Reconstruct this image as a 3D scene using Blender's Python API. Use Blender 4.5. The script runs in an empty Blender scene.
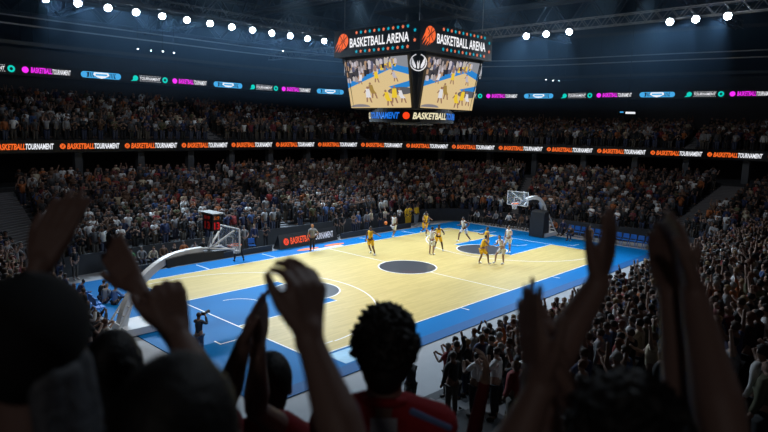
import bpy, bmesh, math, random
import numpy as np
from mathutils import Vector, Matrix, noise
random.seed(7); RNG = np.random.default_rng(7)
S = bpy.context.scene; COL = S.collection

# ------------------------------------------------------------------ camera
CP = Vector((-27.885, -24.207, 8.7235)); YAW, PITCH, ROLL, FPX = 0.756732, -0.147875, 0.0206943, 599.544
FW = Vector((math.cos(PITCH)*math.cos(YAW), math.cos(PITCH)*math.sin(YAW), math.sin(PITCH)))
R0 = Vector((math.sin(YAW), -math.cos(YAW), 0)); U0 = R0.cross(FW)
CR = R0*math.cos(ROLL) + U0*math.sin(ROLL); CU = -R0*math.sin(ROLL) + U0*math.cos(ROLL)
cd = bpy.data.cameras.new('camera'); cam = bpy.data.objects.new('camera', cd); COL.objects.link(cam); S.camera = cam
cam.matrix_world = Matrix(((CR.x, CU.x, -FW.x, CP.x), (CR.y, CU.y, -FW.y, CP.y), (CR.z, CU.z, -FW.z, CP.z), (0, 0, 0, 1)))
cd.sensor_width = 36; cd.lens = FPX/768*36; cd.clip_start = .05; cd.clip_end = 400
cd.dof.use_dof = True; cd.dof.focus_distance = 36; cd.dof.aperture_fstop = 2.1
def pt(u, v, d): return CP + FW*d + CR*((u-384)/FPX*d) + CU*((216-v)/FPX*d)
def prj(X):
    q = Vector(X)-CP; z = q.dot(FW)
    return (384+FPX*q.dot(CR)/z, 216-FPX*q.dot(CU)/z, z) if z > .1 else (0, 0, -1)

# ------------------------------------------------------------------ world, exposure
S.view_settings.view_transform = 'Standard'; S.view_settings.look = 'None'
S.view_settings.exposure = 0.0; S.view_settings.gamma = 1.0
S.cycles.use_denoising = True; S.cycles.max_bounces = 5; S.cycles.volume_bounces = 0
S.cycles.diffuse_bounces = 3; S.cycles.glossy_bounces = 3
S.cycles.sample_clamp_indirect = 4; S.cycles.use_light_tree = True
W = bpy.data.worlds.new('world'); S.world = W; W.use_nodes = True
W.node_tree.nodes['Background'].inputs[0].default_value = (.30, .42, .70, 1)
W.node_tree.nodes['Background'].inputs[1].default_value = .012

# ------------------------------------------------------------------ lamps hung in the roof, plus added foreground fill
def lamp(name, loc, target, power, angle, blend=.5, color=(.86, .93, 1), rad=.22):
    l = bpy.data.lights.new(name, 'SPOT'); l.energy = power; l.spot_size = math.radians(angle); l.spot_blend = blend
    l.color = color; l.shadow_soft_size = rad
    o = bpy.data.objects.new(name, l); COL.objects.link(o); o.location = loc
    o.rotation_euler = (Vector(target)-Vector(loc)).to_track_quat('-Z', 'Y').to_euler(); return o
XL = [-13.3+2.035*i for i in range(13)]      # lamps on the truss along the far side
YR = [4.01, 2.11, .02, -7.89, -9.65, -11.7]                                              # lamps on the cross truss
for i, x in enumerate(XL): lamp('floodlight_beam', (x, 20.85, 16.75), (x*.75, 1.0, 0), 3600, 70, .6, (.62, .81, 1))
for i, y in enumerate(YR): lamp('floodlight_beam', (19.3, y, 16.75), (3, y*.5, 0), 4000, 70, .6, (.62, .81, 1))
for x in (-15, -9, -3, 3, 9, 15):                                                     # court rig, above the frame
    for y in (-8.2, 8.2): lamp('court_light_beam', (x, y*1.0, 18.0), (x*.88, y*.25, 0), 2750, 62, .75, (1, .965, .90), .3)
for x, y, tx, ty, tz, pw in ((-18, 2, -10, 17, 3, 1300), (-8, 2, 0, 17, 3, 1300), (2, 2, 8, 17, 3, 1300), (8, 0, 24, 8, 3, 1500), (8, -6, 26, -5, 3, 1500),
                         (0, 4, 4, 26, 9, 260), (-10, 4, -10, 26, 9, 330), (10, 2, 34, 8, 9, 330), (8, -10, 35, -10, 9, 330),
                         (6, 0, -2, -16, 1, 3200), (-6, 0, -12, -15, 1, 2000), (14, 0, 12, -17, 2, 1700), (-14, 0, -21, 3, 1, 1200)):
    lamp('stand_light_beam', (x, y, 18.2), (tx, ty, tz), pw, 62, .8, (.93, .95, 1), .4)

lamp('fill_light_beam', (-16, -21, 17.5), (-26, -23.5, 7.5), 620, 50, .9, (.75, .87, 1), .5)  # added fill over the near stand, brightens the foreground people, no fixture
lamp('fill_light_beam', (-36, -30, 14.5), (-26.5, -23, 7.5), 190, 60, .9, (1, .93, .9), .6)  # second added fill, unseen behind the camera

# ------------------------------------------------------------------ materials
MATS = {}
def mat(name, c, rough=.6, metal=0, emit=0, emc=None, nz=0, scale=8, bump=0, obcol=False, attr=None, spec=.5, coat=0):
    if name in MATS: return MATS[name]
    m = bpy.data.materials.new(name); m.use_nodes = True; n = m.node_tree.nodes; l = m.node_tree.links
    b = n['Principled BSDF']; b.inputs['Base Color'].default_value = (*c, 1)
    b.inputs['Roughness'].default_value = rough; b.inputs['Metallic'].default_value = metal
    b.inputs['Specular IOR Level'].default_value = spec; b.inputs['Coat Weight'].default_value = coat
    if emit:
        b.inputs['Emission Color'].default_value = (*(emc or c), 1); b.inputs['Emission Strength'].default_value = emit
    src = None
    if obcol: o = n.new('ShaderNodeObjectInfo'); src = o.outputs['Color']
    if attr: o = n.new('ShaderNodeAttribute'); o.attribute_name = attr; src = o.outputs['Color']
    if nz or bump:
        tc = n.new('ShaderNodeTexCoord'); t = n.new('ShaderNodeTexNoise'); t.inputs['Scale'].default_value = scale; t.inputs['Detail'].default_value = 4
        l.new(tc.outputs['Object'], t.inputs['Vector'])
        if nz:
            mr = n.new('ShaderNodeMapRange'); mr.inputs[3].default_value = 1-nz; mr.inputs[4].default_value = 1+nz; l.new(t.outputs['Fac'], mr.inputs[0])
            mx = n.new('ShaderNodeMix'); mx.data_type = 'RGBA'; mx.blend_type = 'MULTIPLY'; mx.inputs['Factor'].default_value = 1
            mx.inputs['A'].default_value = (*c, 1); l.new(mr.outputs[0], mx.inputs['B'])
            if src: l.new(src, mx.inputs['A'])
            src = mx.outputs['Result']
        if bump:
            bp = n.new('ShaderNodeBump'); bp.inputs['Strength'].default_value = bump; bp.inputs['Distance'].default_value = .02
            l.new(t.outputs['Fac'], bp.inputs['Height']); l.new(bp.outputs[0], b.inputs['Normal'])
    if src:
        l.new(src, b.inputs['Base Color'])
        if attr and emit: l.new(src, b.inputs['Emission Color'])
    MATS[name] = m; return m
def wood_mat():
    m = mat('maple_planks', (.66, .50, .24), .42, coat=.08, spec=.3); n = m.node_tree.nodes; l = m.node_tree.links; b = n['Principled BSDF']
    tc = n.new('ShaderNodeTexCoord'); br = n.new('ShaderNodeTexBrick'); br.inputs['Scale'].default_value = 1
    br.inputs['Color1'].default_value = (.585, .455, .175, 1); br.inputs['Color2'].default_value = (.51, .39, .14, 1); br.inputs['Mortar'].default_value = (.50, .36, .17, 1)
    br.inputs['Mortar Size'].default_value = .003; br.inputs['Brick Width'].default_value = 1.6; br.inputs['Row Height'].default_value = .11
    l.new(tc.outputs['Object'], br.inputs['Vector'])
    mp = n.new('ShaderNodeMapping'); mp.inputs['Scale'].default_value = (.5, 5, 1); l.new(tc.outputs['Object'], mp.inputs[0])
    t = n.new('ShaderNodeTexNoise'); t.inputs['Scale'].default_value = 2; t.inputs['Detail'].default_value = 5; l.new(mp.outputs[0], t.inputs[0])
    mr = n.new('ShaderNodeMapRange'); mr.inputs[3].default_value = .86; mr.inputs[4].default_value = 1.12; l.new(t.outputs['Fac'], mr.inputs[0])
    mx = n.new('ShaderNodeMix'); mx.data_type = 'RGBA'; mx.blend_type = 'MULTIPLY'; mx.inputs['Factor'].default_value = 1
    l.new(br.outputs['Color'], mx.inputs['A']); l.new(mr.outputs[0], mx.inputs['B']); l.new(mx.outputs['Result'], b.inputs['Base Color'])
    return m
M = dict(
    wood=wood_mat(), blue=mat('court_blue', (.0, .14, .40), .5, nz=.05, scale=.6, coat=0, spec=.09), navy=mat('court_navy', (.0, .085, .27), .6, spec=.25),
    line=mat('line_white', (.86, .86, .86), .4), dark=mat('paint_charcoal', (.055, .06, .07), .32, coat=.2), conc=mat('concrete', (.30, .31, .33), .7, nz=.12, scale=1.2),
    step=mat('stand_concrete', (.035, .037, .042), .8, nz=.2, scale=2), nosing=mat('step_nosing', (.16, .16, .17), .7), wallm=mat('dark_panel', (.03, .033, .04), .7, nz=.3, scale=.6),
    black=mat('black_matte', (.012, .012, .014), .5), blackpl=mat('black_padding', (.02, .021, .024), .55, nz=.2, scale=3), steel=mat('painted_steel', (.75, .76, .78), .35),
    truss=mat('truss_metal', (.42, .44, .47), .4, .6), roofm=mat('roof_steel', (.09, .10, .115), .6, .2), ceil=mat('roof_deck', (.02, .022, .027), .9, nz=.3, scale=.5),
    lampg=mat('lamp_lens', (1, 1, 1), .3, emit=60, emc=(.72, .86, 1)), lamps=mat('small_lamp_lens', (1, 1, 1), .3, emit=14, emc=(.9, .95, 1)),
    oranget=mat('led_orange', (.02, .005, .002), .4, emit=1.0, emc=(1, .15, .02)), whitet=mat('led_white', (.02, .02, .02), .4, emit=1.0, emc=(.88, .9, .95)),
    magt=mat('led_magenta', (.02, 0, .02), .4, emit=1.3, emc=(.75, .02, .75)), tealt=mat('led_teal', (0, .02, .02), .4, emit=.9, emc=(.0, .70, .58)),
    skyt=mat('led_sky_blue', (0, .01, .02), .4, emit=.95, emc=(.06, .42, .85)), bluet=mat('led_blue', (0, .01, .02), .4, emit=1, emc=(.01, .17, .75)),
    creamt=mat('led_cream', (0, .01, .02), .4, emit=.9, emc=(.95, .85, .55)), redt=mat('led_red', (.02, 0, 0), .4, emit=.4, emc=(1, .015, .02)), redorange=mat('led_red_orange', (.02, 0, 0), .4, emit=1, emc=(1, .06, .01)),
    o2=mat('mark_orange', (.85, .16, .03), .5), w2=mat('mark_white', (.8, .8, .82), .5), panel=mat('led_panel_off', (.008, .008, .01), .35),
    glass=mat('clear_board', (.6, .7, .8), .05), cloth=mat('cloth', (1, 1, 1), .85, obcol=True, nz=.12, scale=30), skin=mat('skin', (1, 1, 1), .55, obcol=True, nz=.06, scale=12),
    hair=mat('hair', (1, 1, 1), .6, obcol=True, nz=.3, scale=60, bump=.3), crowd=mat('crowd_cloth', (1, 1, 1), .8, attr='Col'), screen=mat('video_screen', (0, 0, 0), .4, emit=1.0, attr='Col'),
    bluepl=mat('blue_plastic', (.02, .16, .55), .4), orange=mat('rim_orange', (.9, .16, .02), .4), net=mat('net_cord', (.8, .8, .8), .7), ball=mat('basketball_leather', (.75, .2, .03), .6),
    green=mat('green_towel', (.05, .5, .2), .8), greycov=mat('grey_cover', (.09, .1, .11), .7, nz=.3, scale=4), led_o=mat('led_amber', (.02, .01, 0), .4, emit=.25, emc=(1, .2, .02)))
g = M['glass'].node_tree; g.nodes['Principled BSDF'].inputs['Transmission Weight'].default_value = .0; g.nodes['Principled BSDF'].inputs['Alpha'].default_value = .18
for k in ('screen',):
    M[k].node_tree.nodes['Principled BSDF'].inputs['Specular IOR Level'].default_value = .2
    M[k].node_tree.links.remove(M[k].node_tree.nodes['Principled BSDF'].inputs['Base Color'].links[0])

# ------------------------------------------------------------------ helpers
def bm2(bm): 
    me = bpy.data.meshes.new('m'); bm.to_mesh(me); bm.free(); return me
def obj(name, me, m=None, parent=None, loc=None, rotz=0, smooth=False, color=None, **props):
    if isinstance(me, bmesh.types.BMesh): me = bm2(me)
    o = bpy.data.objects.new(name, me); COL.objects.link(o)
    if m and me and not me.materials: me.materials.append(m)
    if smooth: me.shade_smooth()
    if parent: o.parent = parent
    if loc is not None: o.location = loc
    o.rotation_euler[2] = rotz
    if color: o.color = (*color, 1)
    for k, v in props.items(): o[k] = v
    return o
def thing(name, label, cat, loc=(0, 0, 0), rotz=0, group=None):
    o = bpy.data.objects.new(name, None); COL.objects.link(o); o.location = loc; o.rotation_euler[2] = rotz; o.empty_display_size = .2
    o['label'] = label; o['category'] = cat
    if group: o['group'] = group
    return o
def box(bm, c, s, rot=None):
    mt = Matrix.Translation(c) @ (rot.to_4x4() if rot else Matrix()) @ Matrix.Diagonal((*s, 1)); bmesh.ops.create_cube(bm, size=1, matrix=mt); return bm
def NB(): return bmesh.new()
def tube(bm, a, b, r0, r1=None, seg=8):
    a, b = Vector(a), Vector(b); d = b-a
    if d.length < 1e-5: return bm
    mt = Matrix.Translation((a+b)/2) @ d.to_track_quat('Z', 'Y').to_matrix().to_4x4()
    bmesh.ops.create_cone(bm, cap_ends=True, segments=seg, radius1=r0, radius2=r0 if r1 is None else r1, depth=d.length, matrix=mt); return bm
def ball(bm, c, r, s=(1, 1, 1), sub=2, rot=None):
    mt = Matrix.Translation(c) @ (rot.to_4x4() if rot else Matrix()) @ Matrix.Diagonal((s[0]*r, s[1]*r, s[2]*r, 1)); bmesh.ops.create_icosphere(bm, subdivisions=sub, radius=1, matrix=mt); return bm
def poly(bm, pts): 
    bm.faces.new([bm.verts.new(p) for p in pts]); return bm
def quadz(bm, x0, y0, x1, y1, z): return poly(bm, [(x0, y0, z), (x1, y0, z), (x1, y1, z), (x0, y1, z)])
def copy_tree(o, parent=None, **kw):
    c = o.copy(); COL.objects.link(c)
    if parent: c.parent = parent; c.matrix_parent_inverse.identity()
    for ch in o.children: copy_tree(ch, c)
    for k, v in kw.items(): c[k] = v
    return c
def evalmesh(o):
    dg = bpy.context.evaluated_depsgraph_get(); me = bpy.data.meshes.new_from_object(o.evaluated_get(dg)); 
    d = o.data; bpy.data.objects.remove(o); return me
_tc = {}
def text_mesh(s, size=1, shear=0, off=0, ax='LEFT', ext=0):
    k = (s, size, shear, off, ax, ext)
    if k in _tc: return _tc[k].copy()
    c = bpy.data.curves.new('t', 'FONT'); c.body = s; c.size = size; c.shear = shear; c.offset = off; c.align_x = ax; c.extrude = ext; c.resolution_u = 3
    o = bpy.data.objects.new('t', c); COL.objects.link(o); bpy.context.view_layer.update(); me = evalmesh(o); _tc[k] = me; return me.copy()
def width(me): 
    xs = [v.co.x for v in me.vertices]; return (min(xs), max(xs))
def fit_text(s, w, h, shear=0, bold=.02):          # caps text scaled to width w, cap height h, origin at lower left
    me = text_mesh(s, 1, shear, bold); a, b = width(me); ys = [v.co.y for v in me.vertices]; y0, y1 = min(ys), max(ys)
    for v in me.vertices: v.co = ((v.co.x-a)/(b-a)*w, (v.co.y-y0)/(y1-y0)*h, 0)
    return me
def warp(me, f):
    for v in me.vertices: v.co = f(v.co.x, v.co.y, v.co.z)
    return me

# ------------------------------------------------------------------ bowl curves (control points every 1 in s)
CI = [(-20.1, -5), (-20.1, 5), (-19.0, 8.8), (-15.9, 11.3), (0, 11.5), (10, 11.5), (15.8, 11.2), (18.8, 8.5), (19.6, 4), (19.8, -4), (20.6, -9.2), (18, -12.6), (12, -12.9), (0, -12.9), (-14, -12.9), (-19.5, -11.5)]
CO = [(-31, -8), (-28, 10), (-21, 20.5), (-14.5, 23.2), (0, 23.3), (10, 22.8), (16.4, 20.6), (21.8, 15), (27.2, 6), (31, -3.5), (33.6, -11.5), (32, -23), (14, -26), (0, -26), (-16, -26), (-32, -27)]
ZI = [.6, .7, .8, .8, .8, .8, .8, .8, .8, .8, .8, .5, .3, .3, .3, .5]
ZU = [9.3, 9.3, 9.4, 9.5, 9.5, 9.2, 8.9, 8.6, 8.5, 8.5, 8.5, 8.7, 9, 9, 9, 9]
ZO = [4.6, 4.0, 3.6, 3.6, 3.65, 3.7, 3.75, 3.75, 3.75, 3.75, 3.9, 4.5, 4.4, 4.4, 4.4, 4.9]
CU_ = [(-39, -9), (-36, 16), (-25, 29), (-15, 30.6), (0, 31), (11, 31.2), (20.5, 29.5), (29.5, 24.5), (36, 14), (38.6, -1), (41, -13.5), (42, -28), (14, -30), (0, -30), (-16, -30), (-36, -30)]
NC = 16
def cr(P, s):
    i = int(math.floor(s)); t = s-i; p = [P[(i+k-1) % NC] for k in range(4)]
    def f(a, b, c, d): return .5*((2*b)+(-a+c)*t+(2*a-5*b+4*c-d)*t*t+(-a+3*b-3*c+d)*t*t*t)
    return tuple(f(*[q[j] for q in p]) for j in range(len(p[0])))
def lin(Z, s): i = int(math.floor(s)); t = s-i; return Z[i % NC]*(1-t)+Z[(i+1) % NC]*t
def low(s, f): a, b = cr(CI, s), cr(CO, s); return Vector((a[0]+(b[0]-a[0])*f, a[1]+(b[1]-a[1])*f, 0))
def upp(s, f): a, b = cr(CO, s), cr(CU_, s); return Vector((a[0]+(b[0]-a[0])*f, a[1]+(b[1]-a[1])*f, 0))
N1, N2 = 16, 10
def z1(s, k): return lin(ZI, s)+(lin(ZO, s)-lin(ZI, s))*k/(N1-1)
def z2(s, k): return 7.15+(lin(ZU, s)-7.15)*k/(N2-1)
AIS1 = [(2.12, 2.9), (3.95, 4.03), (7.86, 7.98), (9.72, 10.12), (12.9, 12.96), (14.0, 14.05)]
AIS2 = [(2.6, 2.72), (4.02, 4.12), (6.0, 6.08), (9.28, 9.38), (10.3, 10.4)]
def strip(bm, s0, s1, fa, fb, n):      # quad strip between point functions of s
    prev = None
    for i in range(n+1):
        s = s0+(s1-s0)*i/n; a, b = bm.verts.new(fa(s)), bm.verts.new(fb(s))
        if prev: bm.faces.new((prev[0], a, b, prev[1]))
        prev = (a, b)
V3 = lambda p, z: Vector((p.x, p.y, z))

# ------------------------------------------------------------------ setting
bm = NB(); quadz(bm, -60, -50, 60, 60, -.02); obj('floor', bm, M['conc'], kind='structure')
bm = NB(); quadz(bm, -60, -50, 60, 60, 25); obj('ceiling', bm, M['ceil'], kind='structure')
for nm, a, b in (('wall_left', (-60, -50), (-60, 60)), ('wall_far', (-60, 60), (60, 60)), ('wall_right', (60, 60), (60, -50)), ('wall_near', (60, -50), (-60, -50))):
    bm = NB(); poly(bm, [(*a, -.02), (*b, -.02), (*b, 25), (*a, 25)]); obj(nm, bm, M['wallm'], kind='structure')
def seats_strip(name, P, Z, n, s0, s1, ns):
    bm = NB()
    for k in range(n):
        strip(bm, s0, s1, lambda s: V3(P(s, k/n), Z(s, k)), lambda s: V3(P(s, (k+1)/n), Z(s, k)), ns)
        zt = (lambda s: Z(s, k+1)) if k < n-1 else (lambda s: Z(s, k)+.4)
        strip(bm, s0, s1, lambda s: V3(P(s, (k+1)/n), Z(s, k)), lambda s: V3(P(s, (k+1)/n), zt(s)), ns)
    return obj(name, bm, M['step'], kind='structure')
seats_strip('floor_lower_stand', low, z1, N1, 0, 16, 160)
seats_strip('floor_upper_stand', upp, z2, N2, 1, 12, 110)
for i, (s0, s1) in enumerate(((0, 2.12), (2.9, 9.72), (10.12, 11.2))):     # barrier walls in front of the first row
    bm = NB(); f = lambda s, o: low(s, o)
    strip(bm, s0, s1, lambda s: V3(f(s, -.012), -.02), lambda s: V3(f(s, -.012), z1(s, 0)+.35), 60)
    strip(bm, s0, s1, lambda s: V3(f(s, -.012), z1(s, 0)+.35), lambda s: V3(f(s, .0), z1(s, 0)+.35), 60)
    strip(bm, s0, s1, lambda s: V3(f(s, .0), z1(s, 0)+.35), lambda s: V3(f(s, .0), z1(s, 0)), 60)
    obj('wall_barrier_%s' % ('left', 'far', 'right')[i], bm, M['wallm'], kind='structure')
bm = NB()                                                                    # concourse back wall, slab under upper tier, fascia
strip(bm, 1, 12, lambda s: V3(upp(s, .55), 3), lambda s: V3(upp(s, .55), 7.2), 90); obj('wall_concourse', bm, M['wallm'], kind='structure')
bm = NB(); strip(bm, 1, 12, lambda s: V3(upp(s, -.02), 6.35), lambda s: V3(upp(s, .55), 6.35), 90); obj('ceiling_concourse', bm, M['wallm'], kind='structure')
bm = NB(); strip(bm, 1, 12, lambda s: V3(upp(s, 0), 4.0), lambda s: V3(upp(s, .55), 4.0), 90); obj('floor_concourse', bm, M['step'], kind='structure')
bm = NB(); strip(bm, 1, 12, lambda s: V3(upp(s, 1.08), 9), lambda s: V3(upp(s, 1.08), 14.4), 90); obj('wall_upper', bm, M['wallm'], kind='structure')
for nm, zz, th in (('trim_1', 16.1, .12), ('trim_2', 16.75, .12), ('trim_3', 14.6, .3), ('trim_4', 19.0, .35)):
    bm = NB(); strip(bm, 1, 12, lambda s: V3(upp(s, 1.02), zz), lambda s: V3(upp(s, 1.02), zz+th), 90); obj(nm, bm, M['truss'] if th < .2 else M['roofm'], kind='structure')
sv = 1.3
k = 0
while sv < 11.5:                                                              # concourse pillars
    p = upp(sv, .12); bm = NB(); box(bm, (0, 0, 1.2), (.55, .55, 2.5)); obj('pillar', bm, M['conc'] if 0 else M['roofm'], None, (p.x, p.y, 3.95), kind='structure'); a = cr(CO, sv); b = cr(CO, sv+.01)
    sv += 4.6/(math.dist(a, b)*100)
def aisle(bm, P, Z, n, s0, s1, frac0=0):
    m = 2
    for k in range(n):
        for j in range(m):
            f0, f1 = (k+j/m)/n, (k+(j+1)/m)/n; z = Z((s0+s1)/2, k)+(Z((s0+s1)/2, k+1)-Z((s0+s1)/2, k))*j/m+.02
            strip(bm, s0, s1, lambda s: V3(P(s, f0), z-.12), lambda s: V3(P(s, f0), z), 1); strip(bm, s0, s1, lambda s: V3(P(s, f0), z), lambda s: V3(P(s, f1), z), 1)
for i, (s0, s1) in enumerate(AIS1+AIS2):
    lo = i < len(AIS1); bm = NB(); aisle(bm, low if lo else upp, z1 if lo else z2, N1 if lo else N2, s0, s1)
    bm2_ = obj('stairs', bm, M['nosing'], kind='structure')

# ------------------------------------------------------------------ court
#COURT
ct = thing('basketball_court', 'glossy pale wood basketball court with broad blue border and dark grey circles', 'court')
HL, HW = 14.0, 7.5
bm = NB(); box(bm, (0, -.05, .0), (35.2, 18.9, .03)); obj('blue_border', bm, M['blue'], ct)
bm = NB(); box(bm, (0, 0, .012), (28, 15, .016)); obj('wood_floor', bm, M['wood'], ct)
bm = NB(); quadz(bm, -17.6, -9.5, 17.6, -8.85, .018); obj('dark_blue_edge', bm, M['navy'], ct)
def disc(cx, cy, r, z, r2=0, a0=0, a1=2*math.pi, n=72):
    bm = NB(); vo = [bm.verts.new((cx+r*math.cos(a0+(a1-a0)*i/n), cy+r*math.sin(a0+(a1-a0)*i/n), z)) for i in range(n+1)]
    if r2:
        vi = [bm.verts.new((cx+r2*math.cos(a0+(a1-a0)*i/n), cy+r2*math.sin(a0+(a1-a0)*i/n), z)) for i in range(n+1)]
        for i in range(n): bm.faces.new((vi[i], vo[i], vo[i+1], vi[i+1]))
    else: bm.faces.new(vo[:-1])
    return bm
LW = .07
for sx in (-1, 1):
    bm = NB(); quadz(bm, min(sx*14.03, sx*8.2), -2.45, max(sx*14.03, sx*8.2), 2.45, .024); obj('painted_key', bm, M['blue'], ct)
    obj('painted_circle', disc(sx*8.2, 0, 1.8, .027), M['dark'], ct); obj('circle_line', disc(sx*8.2, 0, 1.86, .031, 1.78), M['line'], ct)
    for y in (-2.45-LW, 2.45): bm = NB(); quadz(bm, min(sx*8.2, sx*14), y, max(sx*8.2, sx*14), y+LW, .029); obj('key_line', bm, M['line'], ct)
    bm = disc(sx*12.4, 0, 6.75, .03, 6.68, *((-math.pi/2*.975, math.pi/2*.975) if sx < 0 else (math.pi/2*1.025, math.pi*1.5*.992)))
    for y in (-6.7, 6.63): quadz(bm, min(sx*12.2, sx*14), y, max(sx*12.2, sx*14), y+.07, .03)
    obj('three_point_line', bm, M['line'], ct)
    obj('no_charge_arc', disc(sx*12.4, 0, 1.3, .032, 1.24, *((-1.57, 1.57) if sx < 0 else (1.57, 4.71))), M['line'], ct)
    for y in (-5.2, -3.9, 3.6, 4.9): bm = NB(); poly(bm, [(sx*15.2-.5, y, .024), (sx*15.2+.5, y, .024), (sx*15.2+.5, y+.07, .024), (sx*15.2-.43, y+.07, .024), (sx*15.2-.43, y+.5, .024), (sx*15.2-.5, y+.5, .024)]); obj('bench_mark', bm, M['line'], ct)
obj('painted_circle', disc(0, 0, 1.8, .023), M['dark'], ct); obj('circle_line', disc(0, 0, 1.87, .028, 1.79), M['line'], ct)
for y0, y1 in ((-HW, -1.8), (1.8, HW)): bm = NB(); quadz(bm, -.035, y0, .035, y1, .024); obj('centre_line', bm, M['line'], ct)
bm = NB()
for y in (-HW, HW-LW): quadz(bm, -14, y, 14, y+LW, .026)
for x in (-14, 14-LW): quadz(bm, x, -HW, x+LW, HW, .026)
obj('boundary_line', bm, M['line'], ct)
for x in (-9.5, -4.6, 4.6, 9.5):
    for y0, y1 in ((7.55, 9.1), (-8.0, -7.5)): bm = NB(); quadz(bm, x, y0, x+.07, y1, .024); obj('substitution_mark', bm, M['line'], ct)
bm = NB(); poly(bm, [(-13.4, -8.75, .022), (-10.6, -8.75, .022), (-10.6, -7.65, .022), (-13.4, -7.65, .022)]); obj('floor_patch', bm, mat('mottled_pale_blue', (.35, .6, .8), .3, nz=.5, scale=1.5), ct)  # mottled pale blue patch on the near border
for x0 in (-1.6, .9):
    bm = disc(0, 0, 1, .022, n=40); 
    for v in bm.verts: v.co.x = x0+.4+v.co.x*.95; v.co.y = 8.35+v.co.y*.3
    obj('floor_mark', bm, M['o2'], ct)  # flat orange ovals on the far border
bm = NB(); quadz(bm, -1.2, 7.62, 1.6, 8.0, .022); obj('floor_mark', bm, M['w2'], ct)  # white strip beside the ovals

# ------------------------------------------------------------------ hanging scoreboard
sb = thing('hanging_scoreboard', 'four-sided video scoreboard hung over the court reading BASKETBALL ARENA', 'scoreboard', (0, 0, 0))
A = 3.33; ZB, ZT = 12.73, 14.22
FACES = [Matrix.Rotation(a, 4, 'Z') for a in (0, math.pi/2, math.pi, 3*math.pi/2)]   # local: face at y=-A, x to the right
bm = NB(); box(bm, (0, 0, (ZB+ZT)/2), (2*A, 2*A, ZT-ZB)); box(bm, (0, 0, 12.6), (5.9, 5.9, .3))
obj('header_box', bm, mat('header_black', (.022, .024, .028), .45), sb)
bm = NB()                                                                                       # tapered screen housing
tp = [(-3.0, -3.0), (3.0, -3.0), (3.0, 3.0), (-3.0, 3.0)]; vt = [bm.verts.new((x, y, 12.72)) for x, y in tp]; vb = [bm.verts.new((x*.82, y*.82, 9.72)) for x, y in tp]
for i in range(4): bm.faces.new((vb[i], vb[(i+1) % 4], vt[(i+1) % 4], vt[i]))
bm.faces.new(vb[::-1]); obj('screen_housing', bm, M['black'], sb)
def burst_ball(r=.42):       # flaming basketball emblem, drawn flat in x,y
    o = disc(0, 0, r, 0, n=32)
    for k, (dx, L, w) in enumerate(((-.34, .95, .07), (-.18, 1.15, .08), (0.0, 1.0, .08), (.14, .85, .07), (.26, .6, .05))):
        dirv = Vector((-.62, -.78, 0)); st = Vector((dx*.9, -dx*.75-.05, 0))*r*2; e = st+dirv*L*r*1.75; pn = Vector((.78, -.62, 0))*w*r*2
        poly(o, [st+pn*1.4, e, st-pn*1.4])
    return o
def seams(r=.42):
    o = NB(); w = r*.06
    def pl(f, n=14):
        pr_ = None
        for i in range(n+1):
            x, y, nx, ny = f(i/n); a, b = o.verts.new((x-nx*w, y-ny*w, 0)), o.verts.new((x+nx*w, y+ny*w, 0))
            if pr_: o.faces.new((pr_[0], a, b, pr_[1]))
            pr_ = (a, b)
    pl(lambda t: (r*.97*(2*t-1)*.8, r*.97*(2*t-1)*.6, -.6, .8)); pl(lambda t: (-r*.97*(2*t-1)*.6, r*.97*(2*t-1)*.8, .8, .6))
    for sgn in (-1, 1): pl(lambda t: (sgn*r*.75*.8+r*.5*math.cos(math.pi*(t+.5) if sgn > 0 else math.pi*(t-.5))*.9, sgn*r*.75*.6+r*.62*math.sin(math.pi*(t-.5)), 1, 0))
    return o
def star(r=.11):
    return poly(NB(), [(r*(1 if i % 2 == 0 else .62)*math.sin(i*math.pi/5), r*(1 if i % 2 == 0 else .62)*math.cos(i*math.pi/5), 0) for i in range(10)])
def on_face(F, me, x, z, off=.02, s=1, slant=None):
    if isinstance(me, bmesh.types.BMesh): me = bm2(me)
    def f(px, py, pz):
        X, Z = x+px*s, z+py*s
        if slant: Y = -(3.02+(2.475-3.02)*((12.55-Z)/(12.55-9.8)))-off-.0+0*Z
        else: Y = -A-off
        return F @ Vector((X, Y, Z))
    return warp(me, f)
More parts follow.
